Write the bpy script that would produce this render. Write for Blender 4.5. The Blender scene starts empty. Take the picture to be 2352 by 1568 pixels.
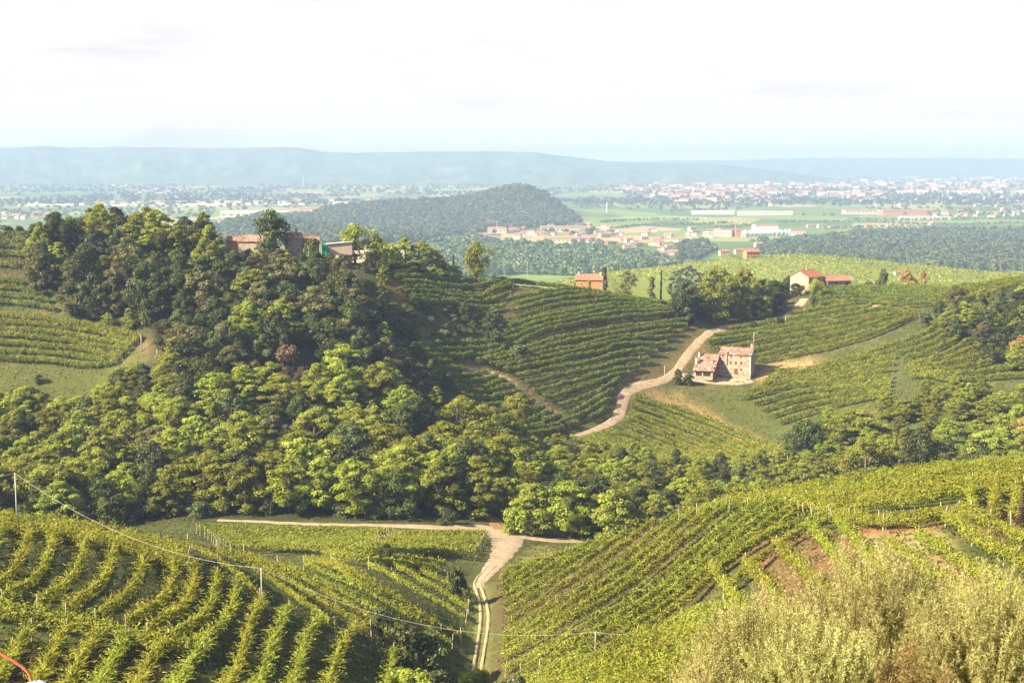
import bpy, math, random
import numpy as np
R = math.radians
scene = bpy.context.scene
COL = scene.collection
# ---------------------------------------------------------------- camera, world, sun, exposure
ZC = 170.0                      # height of the camera above the plain's datum
PITCH = 7.36
cam_d = bpy.data.cameras.new("camera")
cam_d.lens = 50.0; cam_d.sensor_width = 36.0; cam_d.clip_start = 0.5; cam_d.clip_end = 60000
cam = bpy.data.objects.new("camera", cam_d); COL.objects.link(cam)
cam.location = (0, 0, ZC); cam.rotation_euler = (R(90 - PITCH), 0, 0)
scene.camera = cam
SUN_EL, SUN_AZ = 35.0, 246.0    # azimuth clockwise from +Y (view direction): from the left, a little behind
sun_vec = np.array([math.sin(R(SUN_AZ)) * math.cos(R(SUN_EL)), math.cos(R(SUN_AZ)) * math.cos(R(SUN_EL)), math.sin(R(SUN_EL))])
world = bpy.data.worlds.new("World"); scene.world = world; world.use_nodes = True
wn = world.node_tree; wn.nodes.clear()
def wnode(t): return wn.nodes.new(t)
sky = wnode("ShaderNodeTexSky"); sky.sky_type = 'NISHITA'; sky.sun_disc = False
sky.sun_elevation = R(SUN_EL); sky.sun_rotation = R(SUN_AZ); sky.dust_density = 3.0; sky.air_density = 1.0; sky.ozone_density = 1.0; sky.altitude = 300
bg = wnode("ShaderNodeBackground"); bg.inputs["Strength"].default_value = 0.054
# bright summer haze and cloud low down; veil overhead added as neutral fill light
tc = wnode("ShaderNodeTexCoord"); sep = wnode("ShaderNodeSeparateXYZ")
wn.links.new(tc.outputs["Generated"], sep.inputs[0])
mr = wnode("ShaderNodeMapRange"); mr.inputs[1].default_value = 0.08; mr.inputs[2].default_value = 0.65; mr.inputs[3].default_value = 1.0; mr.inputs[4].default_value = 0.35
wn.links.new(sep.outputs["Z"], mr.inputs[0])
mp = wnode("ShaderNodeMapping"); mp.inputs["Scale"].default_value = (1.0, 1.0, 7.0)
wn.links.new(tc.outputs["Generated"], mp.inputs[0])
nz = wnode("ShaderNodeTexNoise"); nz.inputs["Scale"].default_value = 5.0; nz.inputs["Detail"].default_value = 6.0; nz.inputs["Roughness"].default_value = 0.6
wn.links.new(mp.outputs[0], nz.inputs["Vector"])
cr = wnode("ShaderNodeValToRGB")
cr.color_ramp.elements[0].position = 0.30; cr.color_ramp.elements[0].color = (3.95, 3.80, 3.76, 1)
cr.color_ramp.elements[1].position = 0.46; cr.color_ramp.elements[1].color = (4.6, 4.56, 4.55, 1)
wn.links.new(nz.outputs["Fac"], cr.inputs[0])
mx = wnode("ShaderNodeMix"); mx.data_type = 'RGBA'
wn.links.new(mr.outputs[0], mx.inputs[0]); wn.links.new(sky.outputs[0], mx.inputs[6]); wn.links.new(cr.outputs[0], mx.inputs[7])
wo = wnode("ShaderNodeOutputWorld")
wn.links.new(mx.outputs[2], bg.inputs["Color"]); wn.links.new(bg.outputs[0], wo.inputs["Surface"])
sl = bpy.data.lights.new("sun", 'SUN'); sl.energy = 5.0; sl.angle = R(0.55); sl.color = (1.0, 0.84, 0.56)
so = bpy.data.objects.new("sun", sl); COL.objects.link(so)
from mathutils import Vector, Matrix
so.rotation_euler = Vector(sun_vec).to_track_quat('Z', 'Y').to_euler(); so.location = (-200, -100, 400)
vs = scene.view_settings
vs.view_transform = 'Standard'; vs.look = 'None'; vs.gamma = 1.0; vs.use_curve_mapping = False; vs.exposure = 2.1
scene.cycles.use_denoising = True
scene.cycles.max_bounces = 5; scene.cycles.diffuse_bounces = 3; scene.cycles.glossy_bounces = 1; scene.cycles.transmission_bounces = 3
scene.cycles.volume_bounces = 1; scene.cycles.transparent_max_bounces = 4
scene.cycles.caustics_reflective = False; scene.cycles.caustics_refractive = False

# ---------------------------------------------------------------- picture geometry helpers
F, CU, CV = 3266.7, 1176.0, 784.0
TH = R(PITCH); CT, ST = math.cos(TH), math.sin(TH)
def s_of_v(v):
    c = (CV - np.asarray(v, float)) / F
    return (ST - c * CT) / (CT + c * ST)
def v_of_s(s): return CV + F * np.tan(np.arctan(np.asarray(s, float)) - TH)
def dy_of_v(v): return CT + (CV - np.asarray(v, float)) / F * ST
rng = np.random.default_rng(7)
random.seed(7)

def vnoise(x, y, seed=0):
    """smooth 2D value noise in -1..1 (vectorised)"""
    x = np.asarray(x, float); y = np.asarray(y, float)
    xi = np.floor(x).astype(np.int64); yi = np.floor(y).astype(np.int64)
    fx = x - xi; fy = y - yi; fx = fx * fx * (3 - 2 * fx); fy = fy * fy * (3 - 2 * fy)
    def h(a, b):
        n = (a * 374761393 + b * 668265263 + seed * 982451653) & 0x7fffffff
        n = ((n ^ (n >> 13)) * 1274126177) & 0x7fffffff
        return ((n ^ (n >> 16)) & 0xffff) / 32767.5 - 1
    return (h(xi, yi) * (1 - fx) + h(xi + 1, yi) * fx) * (1 - fy) + (h(xi, yi + 1) * (1 - fx) + h(xi + 1, yi + 1) * fx) * fy
def fbm(x, y, seed=0, o=4):
    a, s, t = 1.0, 0, 0
    for k in range(o):
        s = s + a * vnoise(x * 2 ** k, y * 2 ** k, seed + k); t += a; a *= .5
    return s / t

# ---------------------------------------------------------------- terrain: profiles of the real ground, one per azimuth
# every profile lists the same features (distance, level); level > 0: sight line it reaches, < 0: metres below the camera
PROF = {
 -700: [(4,-2.6),(18,-8.5),(60,-26),(110,1568),(145,1370),(190,1165),(240,-66),(325,-82),(365,-78),(400,-70),(430,-52),(480,-26),(560,-50),(750,-110),(1300,-150),(1800,-156),(2500,-158),(6000,-162),(14600,-165)],
    0: [(4,-2.6),(18,-8.5),(60,-26),(115,1568),(150,1370),(195,1185),(240,-68),(325,-84),(365,-81),(400,940),(430,760),(480,545),(560,-50),(750,-110),(1300,-150),(1800,-156),(2500,-158),(6000,-162),(14600,-165)],
  220: [(4,-2.6),(18,-8.5),(60,-26),(120,1568),(153,1380),(196,1212),(238,-67),(312,-82),(355,-79),(400,945),(430,765),(480,566),(560,-52),(750,-110),(1300,-150),(1800,-156),(2500,-158),(6000,-162),(14600,-165)],
  430: [(4,-2.6),(18,-8.5),(60,-27),(125,1568),(157,1400),(196,1240),(228,-66.5),(303,1200),(345,-76),(390,-61),(430,-45),(480,572),(560,-54),(750,-112),(1300,-150),(1800,-156),(2500,-158),(6000,-162),(14600,-165)],
  600: [(4,-2.6),(18,-8.5),(60,-27),(133,1568),(163,1425),(198,1300),(228,-68.5),(303,1203),(345,-77),(390,-62),(430,-47),(476,596),(560,-58),(750,-114),(1300,-150),(1800,-156),(2500,-158),(6000,-162),(14600,-165)],
  850: [(4,-2.6),(18,-8.5),(60,-28),(150,1568),(176,1445),(206,1345),(240,1278),(304,1208),(345,-78),(390,-66),(430,-52),(474,606),(560,-62),(750,-116),(1300,-150),(1800,-156),(2500,-158),(6000,-162),(14600,-165)],
 1100: [(4,-2.6),(18,-8.5),(60,-30),(188,1568),(207,1470),(236,1365),(268,1290),(305,1217),(350,-83),(410,990),(455,830),(515,650),(585,-66),(800,-112),(1300,-146),(1800,-156),(2500,-158),(6000,-162),(14600,-165)],
 1300: [(4,-2.6),(18,-8.5),(60,-29),(152,1568),(185,1430),(228,1290),(262,-77),(303,1243),(350,-88),(430,1010),(465,850),(520,667),(585,-66),(900,655),(1300,636),(1800,-154),(2500,-158),(6000,-162),(14600,-165)],
 1560: [(4,-2.6),(18,-8.5),(60,-27),(135,1568),(170,1400),(230,1197),(268,-74),(310,-86),(360,-91),(430,1060),(480,893),(535,715),(600,-78),(900,665),(1250,612),(1750,-150),(2500,-158),(6000,-162),(14600,-165)],
 1700: [(4,-2.6),(18,-8.5),(60,-26),(125,1568),(160,1380),(225,1152),(268,-72),(315,-86),(365,-92),(430,1056),(488,876),(560,702),(625,-78),(900,665),(1250,592),(1750,-148),(2500,-158),(6000,-162),(14600,-165)],
 1880: [(4,-2.6),(18,-8.5),(60,-24),(115,1568),(150,1350),(225,1124),(275,-72),(320,-86),(370,-92),(430,1030),(490,850),(570,668),(640,-74),(900,662),(1250,588),(1750,-146),(2500,-158),(6000,-162),(14600,-165)],
 2100: [(4,-2.6),(18,-8.5),(60,-22),(105,1568),(145,1320),(225,1090),(280,-70),(325,-84),(375,-88),(440,925),(490,790),(570,668),(640,-74),(950,655),(1250,612),(1750,-148),(2500,-158),(6000,-162),(14600,-165)],
 2352: [(4,-2.6),(18,-8.5),(60,-21),(100,1568),(140,1300),(225,1066),(280,-68),(330,-82),(380,-82),(440,-73),(500,-60),(580,647),(650,-74),(950,650),(1250,632),(1750,-150),(2500,-158),(6000,-162),(14600,-165)],
 3100: [(4,-2.6),(18,-8.5),(60,-20),(95,1568),(138,1280),(225,1030),(280,-66),(330,-80),(380,-80),(440,-70),(500,-56),(580,630),(650,-74),(950,645),(1250,640),(1750,-150),(2500,-158),(6000,-162),(14600,-165)],
}
UG = np.arange(-700, 3101, 8.0)
DG = np.concatenate([np.geomspace(4, 60, 50, endpoint=False), np.geomspace(60, 700, 520, endpoint=False), np.geomspace(700, 14400, 250)])
LD = np.log(DG)
def pchip(x, y, xq):
    h = np.diff(x); d = np.diff(y) / h; m = np.zeros_like(y)
    for i in range(1, len(x) - 1):
        if d[i-1] * d[i] > 0:
            w1, w2 = 2*h[i] + h[i-1], h[i] + 2*h[i-1]; m[i] = (w1 + w2) / (w1 / d[i-1] + w2 / d[i])
    m[0], m[-1] = d[0], d[-1]
    k = np.clip(np.searchsorted(x, xq) - 1, 0, len(h) - 1); t = (xq - x[k]) / h[k]
    return ((1+2*t)*(1-t)**2)*y[k] + t*(1-t)**2*h[k]*m[k] + t*t*(3-2*t)*y[k+1] + t*t*(t-1)*h[k]*m[k+1]
def gauss1(a, sig, axis):
    r = int(sig * 3); k = np.exp(-.5 * (np.arange(-r, r+1) / sig) ** 2); k /= k.sum()
    p = [(0, 0)] * a.ndim; p[axis] = (r, r); b = np.pad(a, p, mode='edge')
    return np.apply_along_axis(lambda z: np.convolve(z, k, 'valid'), axis, b)
pu = sorted(PROF); K = len(PROF[0])
PDm = np.array([[PROF[u][k][0] for k in range(K)] for u in pu], float)
PS = np.array([[s_of_v(l) if l > 0 else -l / d for (d, l) in PROF[u]] for u in pu], float)
Dk = np.stack([np.interp(UG, pu, PDm[:, k]) for k in range(K)], 1)
Sk = np.stack([np.interp(UG, pu, PS[:, k]) for k in range(K)], 1)
Dk = gauss1(Dk, 6, 0); Sk = gauss1(Sk, 6, 0)
S = np.zeros((len(UG), len(DG)))
for i in range(len(UG)):
    S[i] = -pchip(Dk[i], -Sk[i] * Dk[i], DG) / DG
def bump(x, y, cx, cy, rx, ry, h, p=1.0):
    return h * np.exp(-(((x - cx) / rx) ** 2 + ((y - cy) / ry) ** 2) ** p)
def world_of(u, s, D):
    v = v_of_s(s); return D * (u - CU) / F / dy_of_v(v), D
Xg = world_of(UG[:, None], S, DG[None, :])[0]; Yg = np.broadcast_to(DG, Xg.shape)
def hills_z(x, y):
    z = bump(x, y, 20, 4000, 125, 330, 61) + bump(x, y, 75, 3950, 60, 120, 14) + bump(x, y, -190, 3850, 200, 260, 34) + bump(x, y, -430, 3700, 230, 260, 24)
    z = z + bump(x, y, -330, 2500, 180, 330, 22) + bump(x, y, -520, 2900, 130, 250, 30)
    return z
def small_z(x, y):
    near = np.clip((y - 60) / 40, 0, 1) * np.clip((760 - y) / 100, 0, 1)
    z = near * (0.55 * fbm(x / 22., y / 22., 3) + .16 * fbm(x / 4., y / 4., 5, 2))
    far = np.clip((y - 1600) / 800, 0, 1)
    return z + far * 2.5 * fbm(x / 500., y / 500., 9)
Zg = -S * Yg + hills_z(Xg, Yg) + small_z(Xg, Yg)
S = -Zg / Yg
def s_at(u, D):
    iu = np.clip((np.asarray(u, float) - UG[0]) / 8.0, 0, len(UG) - 1.001); i = iu.astype(int); fu = iu - i
    l = np.log(np.clip(D, DG[0], DG[-1] * .9999)); j = np.clip(np.searchsorted(LD, l) - 1, 0, len(LD) - 2); fd = (l - LD[j]) / (LD[j+1] - LD[j])
    return (S[i, j] * (1 - fu) + S[i+1, j] * fu) * (1 - fd) + (S[i, j+1] * (1 - fu) + S[i+1, j+1] * fu) * fd
def u_of(x, y, it=3):
    x = np.asarray(x, float); y = np.maximum(np.asarray(y, float), 4.0); u = CU + F * x / y
    for _ in range(it): u = CU + F * x / y * dy_of_v(v_of_s(s_at(u, y)))
    return u
def ground(x, y):
    """height of the ground above datum"""
    y = np.maximum(np.asarray(y, float), 4.0); return ZC - s_at(u_of(x, y), y) * y
def hit(u, v, dmin=60.0, dmax=14000.0):
    """where the sight line of a picture point first meets the ground -> x, y"""
    sv = float(s_of_v(v)); Ds = DG[(DG >= dmin) & (DG <= dmax)]; sg = s_at(np.full(len(Ds), u), Ds)
    k = np.nonzero(sg <= sv)[0]
    if len(k) == 0: k = int(np.argmin(sg)); D = Ds[k]
    elif k[0] == 0: D = Ds[0]
    else:
        a, b = sg[k[0]-1] - sv, sg[k[0]] - sv; t = a / (a - b); D = Ds[k[0]-1] + t * (Ds[k[0]] - Ds[k[0]-1])
    return D * (u - CU) / F / float(dy_of_v(v)), D
def at_ud(u, D):
    """ground point straight along azimuth u at distance D"""
    s = s_at(u, D); return D * (u - CU) / F / dy_of_v(v_of_s(s)), D
def px(x, y, z):
    """picture point of a world point"""
    s = (ZC - z) / y; v = v_of_s(s); return CU + F * x / y * dy_of_v(v), v

# ---------------------------------------------------------------- mesh helpers
def mesh_from(name, V, faces_n, loops, mats, midx=None, attrs=None, cols=None, smooth=False):
    """V (n,3); loops flat index array; faces_n: verts per face (int or array)"""
    me = bpy.data.meshes.new(name); V = np.ascontiguousarray(V, np.float32)
    nl = len(loops); nf = nl // faces_n if np.isscalar(faces_n) else len(faces_n)
    me.vertices.add(len(V)); me.vertices.foreach_set("co", V.ravel())
    me.loops.add(nl); me.loops.foreach_set("vertex_index", np.ascontiguousarray(loops, np.int32))
    tot = np.full(nf, faces_n, np.int32) if np.isscalar(faces_n) else np.asarray(faces_n, np.int32)
    st = np.concatenate([[0], np.cumsum(tot)[:-1]]).astype(np.int32)
    me.polygons.add(nf); me.polygons.foreach_set("loop_start", st); me.polygons.foreach_set("loop_total", tot)
    for m in (mats if isinstance(mats, (list, tuple)) else [mats]): me.materials.append(m)
    if midx is not None: me.polygons.foreach_set("material_index", np.ascontiguousarray(midx, np.int32))
    me.polygons.foreach_set("use_smooth", np.full(nf, smooth))
    for k, a in (attrs or {}).items():
        at = me.attributes.new(k, 'FLOAT', 'POINT'); at.data.foreach_set("value", np.ascontiguousarray(a, np.float32))
    for k, a in (cols or {}).items():
        at = me.attributes.new(k, 'FLOAT_COLOR', 'POINT'); at.data.foreach_set("color", np.ascontiguousarray(a, np.float32).ravel())
    me.update(calc_edges=True)
    return me
def link(name, data, parent=None, loc=None):
    o = bpy.data.objects.new(name, data); COL.objects.link(o)
    if parent is not None: o.parent = parent
    if loc is not None: o.location = loc
    return o
def tag(o, label=None, cat=None, group=None, kind=None):
    if label: o["label"] = label
    if cat: o["category"] = cat
    if group: o["group"] = group
    if kind: o["kind"] = kind
    return o
class MB:
    """small collector of polygons -> one mesh"""
    def __init__(s): s.v = []; s.f = []; s.m = []
    def add(s, vs, fs, m=0, M=None):
        b = len(s.v)
        for p in vs: s.v.append(tuple(M @ Vector(p)) if M is not None else tuple(p))
        for f in fs: s.f.append([b + i for i in f]); s.m.append(m)
    def box(s, x0, y0, z0, x1, y1, z1, m=0, M=None):
        s.add([(x0,y0,z0),(x1,y0,z0),(x1,y1,z0),(x0,y1,z0),(x0,y0,z1),(x1,y0,z1),(x1,y1,z1),(x0,y1,z1)],
              [(3,2,1,0),(4,5,6,7),(0,1,5,4),(1,2,6,5),(2,3,7,6),(3,0,4,7)], m, M)
    def tube(s, pts, rad, n=8, m=0, caps=True):
        P = [Vector(p) for p in pts]; rs = rad if isinstance(rad, (list, tuple)) else [rad] * len(P); b = len(s.v); up = Vector((0, 0, 1))
        for i, p in enumerate(P):
            t = ((P[min(i+1, len(P)-1)] - P[max(i-1, 0)]) or up).normalized()
            a = t.cross(up if abs(t.z) < .95 else Vector((1, 0, 0))).normalized(); c = t.cross(a)
            for k in range(n):
                w = 2 * math.pi * k / n; s.v.append(tuple(p + a * (math.cos(w) * rs[i]) + c * (math.sin(w) * rs[i])))
        for i in range(len(P) - 1):
            for k in range(n):
                s.f.append([b+i*n+k, b+i*n+(k+1) % n, b+(i+1)*n+(k+1) % n, b+(i+1)*n+k]); s.m.append(m)
        if caps:
            s.f.append([b+k for k in range(n)][::-1]); s.m.append(m); e = b + (len(P)-1)*n; s.f.append([e+k for k in range(n)]); s.m.append(m)
    def prism(s, prof, y0, y1, m=0, M=None):
        """profile in x,z extruded along y"""
        n = len(prof); vs_ = [(x, y0, z) for x, z in prof] + [(x, y1, z) for x, z in prof]
        s.add(vs_, [list(range(n)), list(range(2*n-1, n-1, -1))] + [(i, i+n, (i+1) % n + n, (i+1) % n) for i in range(n)], m, M)
    def build(s, name, mats, parent=None, smooth=False):
        me = bpy.data.meshes.new(name); me.from_pydata(s.v, [], s.f)
        for m in (mats if isinstance(mats, (list, tuple)) else [mats]): me.materials.append(m)
        me.polygons.foreach_set("material_index", s.m); me.polygons.foreach_set("use_smooth", [smooth]*len(s.f)); me.update()
        return link(name, me, parent)

# ---------------------------------------------------------------- materials
def new_mat(name):
    m = bpy.data.materials.new(name); m.use_nodes = True; nt = m.node_tree; nt.nodes.clear()
    return m, nt, nt.nodes.new("ShaderNodeOutputMaterial")
def nd(nt, t, **kw):
    n = nt.nodes.new(t)
    for k, v in kw.items(): setattr(n, k, v)
    return n
def c4(c): return (c[0], c[1], c[2], 1)
def ramp(nt, fac, stops, interp='LINEAR'):
    r = nd(nt, "ShaderNodeValToRGB"); r.color_ramp.interpolation = interp; e = r.color_ramp.elements
    while len(e) < len(stops): e.new(.5)
    for i, (p, c) in enumerate(stops): e[i].position = p; e[i].color = c4(c)
    nt.links.new(fac, r.inputs[0]); return r.outputs[0]
def noise(nt, scale, detail=3, rough=.5, vec=None, dist=0):
    n = nd(nt, "ShaderNodeTexNoise"); n.inputs["Scale"].default_value = scale; n.inputs["Detail"].default_value = detail; n.inputs["Roughness"].default_value = rough; n.inputs["Distortion"].default_value = dist
    if vec is None:
        g = nd(nt, "ShaderNodeNewGeometry"); vec = g.outputs["Position"]
    nt.links.new(vec, n.inputs["Vector"]); return n.outputs["Fac"]
def mixc(nt, fac, a, b, mode='MIX'):
    m = nd(nt, "ShaderNodeMix", data_type='RGBA', blend_type=mode)
    for i, x in ((0, fac), (6, a), (7, b)):
        if isinstance(x, (int, float)): m.inputs[i].default_value = x
        elif isinstance(x, tuple): m.inputs[i].default_value = c4(x)
        else: nt.links.new(x, m.inputs[i])
    return m.outputs[2]
def leaf_mat(name, dark, mid, light, trans=.32, vary=.35, scale=.12, ov=.3):
    """foliage: every leaf has its own tint, whole plants drift a little in hue"""
    m, nt, out = new_mat(name)
    at = nd(nt, "ShaderNodeAttribute", attribute_name="tint")
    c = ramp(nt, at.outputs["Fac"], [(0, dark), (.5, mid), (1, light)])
    n = noise(nt, scale, 2)
    oi = nd(nt, "ShaderNodeObjectInfo")
    hsv = nd(nt, "ShaderNodeHueSaturation")
    a = nd(nt, "ShaderNodeMapRange"); a.inputs[3].default_value = .474; a.inputs[4].default_value = .506; nt.links.new(oi.outputs["Random"], a.inputs[0]); nt.links.new(a.outputs[0], hsv.inputs["Hue"])
    b = nd(nt, "ShaderNodeMapRange"); b.inputs[1].default_value = .3; b.inputs[2].default_value = .7; b.inputs[3].default_value = 1 - vary; b.inputs[4].default_value = 1 + vary; nt.links.new(n, b.inputs[0]); nt.links.new(b.outputs[0], hsv.inputs["Value"])
    vm = nd(nt, "ShaderNodeMath", operation='MULTIPLY'); rv = nd(nt, "ShaderNodeMapRange"); rv.inputs[3].default_value = 1 - ov; rv.inputs[4].default_value = 1 + ov; nt.links.new(oi.outputs["Random"], rv.inputs[0])
    nt.links.new(b.outputs[0], vm.inputs[0]); nt.links.new(rv.outputs[0], vm.inputs[1]); nt.links.new(vm.outputs[0], hsv.inputs["Value"])
    nt.links.new(c, hsv.inputs["Color"])
    d = nd(nt, "ShaderNodeBsdfDiffuse"); t = nd(nt, "ShaderNodeBsdfTranslucent"); g = nd(nt, "ShaderNodeBsdfGlossy"); g.inputs["Roughness"].default_value = .45
    nt.links.new(hsv.outputs[0], d.inputs[0])
    tcol = mixc(nt, 1.0, hsv.outputs[0], (1.25, 1.15, .55), 'MULTIPLY'); nt.links.new(tcol, t.inputs[0])
    ms = nd(nt, "ShaderNodeMixShader"); ms.inputs[0].default_value = trans; nt.links.new(d.outputs[0], ms.inputs[1]); nt.links.new(t.outputs[0], ms.inputs[2])
    m2 = nd(nt, "ShaderNodeMixShader"); m2.inputs[0].default_value = .012; nt.links.new(ms.outputs[0], m2.inputs[1]); nt.links.new(g.outputs[0], m2.inputs[2])
    nt.links.new(m2.outputs[0], out.inputs[0]); return m
def plain_mat(name, a, b, scale=2.0, rough=.85, bump=0.0, spec=.2, detail=5, vec=None):
    m, nt, out = new_mat(name); p = nd(nt, "ShaderNodeBsdfPrincipled"); p.inputs["Roughness"].default_value = rough; p.inputs["Specular IOR Level"].default_value = spec
    n = noise(nt, scale, detail, .6); nt.links.new(ramp(nt, n, [(.32, a), (.68, b)]), p.inputs["Base Color"])
    if bump:
        bm = nd(nt, "ShaderNodeBump"); bm.inputs["Strength"].default_value = bump; bm.inputs["Distance"].default_value = .05; nt.links.new(n, bm.inputs["Height"]); nt.links.new(bm.outputs[0], p.inputs["Normal"])
    nt.links.new(p.outputs[0], out.inputs[0]); return m
def tile_mat(name, cols, scale=3.0):
    """clay pan tiles seen from far: mottled rows, ribs running down the slope"""
    m, nt, out = new_mat(name); p = nd(nt, "ShaderNodeBsdfPrincipled"); p.inputs["Roughness"].default_value = .85; p.inputs["Specular IOR Level"].default_value = .15
    t = nd(nt, "ShaderNodeTexCoord"); v = nd(nt, "ShaderNodeTexVoronoi"); v.inputs["Scale"].default_value = scale; nt.links.new(t.outputs["Object"], v.inputs["Vector"])
    s = nd(nt, "ShaderNodeSeparateColor"); nt.links.new(v.outputs["Color"], s.inputs[0])
    c = ramp(nt, s.outputs[0], [(i / (len(cols) - 1), q) for i, q in enumerate(cols)])
    c2 = mixc(nt, .35, c, ramp(nt, noise(nt, .8, 3, .6, t.outputs["Object"]), [(.3, (.5, .45, .42)), (.7, (1, 1, 1))]), 'MULTIPLY')
    w = nd(nt, "ShaderNodeTexWave"); w.inputs["Scale"].default_value = 1.6; nt.links.new(t.outputs["Object"], w.inputs["Vector"])
    b = nd(nt, "ShaderNodeBump"); b.inputs["Strength"].default_value = .8; b.inputs["Distance"].default_value = .08; nt.links.new(w.outputs["Fac"], b.inputs["Height"]); nt.links.new(b.outputs[0], p.inputs["Normal"])
    nt.links.new(c2, p.inputs["Base Color"]); nt.links.new(p.outputs[0], out.inputs[0]); return m
def stone_mat(name, cols, scale=2.2):
    m, nt, out = new_mat(name); p = nd(nt, "ShaderNodeBsdfPrincipled"); p.inputs["Roughness"].default_value = .95; p.inputs["Specular IOR Level"].default_value = .1
    t = nd(nt, "ShaderNodeTexCoord"); mp_ = nd(nt, "ShaderNodeMapping"); mp_.inputs["Scale"].default_value = (1, 1, 1.7); nt.links.new(t.outputs["Object"], mp_.inputs[0])
    v = nd(nt, "ShaderNodeTexVoronoi"); v.inputs["Scale"].default_value = scale; nt.links.new(mp_.outputs[0], v.inputs["Vector"])
    s = nd(nt, "ShaderNodeSeparateColor"); nt.links.new(v.outputs["Color"], s.inputs[0])
    c = ramp(nt, s.outputs[0], [(i / (len(cols) - 1), q) for i, q in enumerate(cols)])
    c = mixc(nt, .6, c, ramp(nt, noise(nt, 5, 4, .65, t.outputs["Object"]), [(.3, (.55, .52, .5)), (.7, (1.1, 1.08, 1.05))]), 'MULTIPLY')
    b = nd(nt, "ShaderNodeBump"); b.inputs["Strength"].default_value = .6; b.inputs["Distance"].default_value = .05; nt.links.new(v.outputs["Distance"], b.inputs["Height"]); nt.links.new(b.outputs[0], p.inputs["Normal"])
    nt.links.new(c, p.inputs["Base Color"]); nt.links.new(p.outputs[0], out.inputs[0]); return m

M = {}
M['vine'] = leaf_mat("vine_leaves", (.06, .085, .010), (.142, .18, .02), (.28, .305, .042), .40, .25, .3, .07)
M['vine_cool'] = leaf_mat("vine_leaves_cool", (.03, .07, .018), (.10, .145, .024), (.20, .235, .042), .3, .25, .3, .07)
M['acacia'] = leaf_mat("acacia_leaves", (.095, .125, .016), (.18, .225, .03), (.31, .345, .065), .42, .25)
M['oak'] = leaf_mat("oak_leaves", (.020, .034, .009), (.045, .062, .014), (.10, .115, .028), .22, .25)
M['brownish'] = leaf_mat("chestnut_leaves", (.05, .055, .02), (.095, .10, .035), (.20, .18, .075), .25, .25)
M['olive'] = leaf_mat("dull_leaves", (.035, .05, .018), (.07, .092, .03), (.13, .15, .06), .25, .25)
M['yellow'] = leaf_mat("lime_leaves", (.105, .14, .016), (.19, .235, .026), (.31, .34, .05), .45, .22)
M['silver'] = leaf_mat("willow_leaves", (.145, .155, .05), (.255, .265, .095), (.44, .43, .21), .35, .18, 1.2, .06)
M['straw'] = leaf_mat("dry_twigs", (.12, .10, .03), (.20, .16, .055), (.30, .24, .09), .2, .18, 1.0)
M['dryshrub'] = leaf_mat("dry_shrub", (.07, .05, .03), (.12, .085, .05), (.18, .13, .08), .15, .2)
M['autumn'] = leaf_mat("tan_leaves", (.14, .11, .03), (.26, .19, .06), (.42, .31, .12), .3, .2)
M['farwood'] = leaf_mat("far_wood_leaves", (.028, .055, .024), (.05, .085, .034), (.09, .12, .042), .15, .25, .02)
M['bark'] = plain_mat("bark", (.05, .038, .026), (.12, .095, .065), 4, .95)
M['post'] = plain_mat("weathered_post", (.25, .22, .17), (.48, .44, .36), 6, .9)
M['road'] = plain_mat("pale_gravel", (.20, .15, .10), (.32, .25, .18), .7, .95, .3)
M['path'] = plain_mat("earth_track", (.20, .15, .09), (.32, .24, .16), .9, .95, .3)
M['soil'] = plain_mat("red_soil", (.16, .085, .045), (.27, .16, .085), 1.2, .95, .4)
# ---------------------------------------------------------------- point-in-polygon on picture points (for choosing land use)
def inpoly(u, v, poly):
    u = np.asarray(u, float); v = np.asarray(v, float); r = np.zeros(u.shape, bool); n = len(poly); j = n - 1
    for i in range(n):
        x0, y0 = poly[i]; x1, y1 = poly[j]
        c = ((y0 > v) != (y1 > v)) & (u < (x1 - x0) * (v - y0) / ((y1 - y0) or 1e-9) + x0); r ^= c; j = i
    return r
def soft(mask, sig=1.2): return gauss1(gauss1(mask.astype(float), sig, 0), sig, 1)

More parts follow.
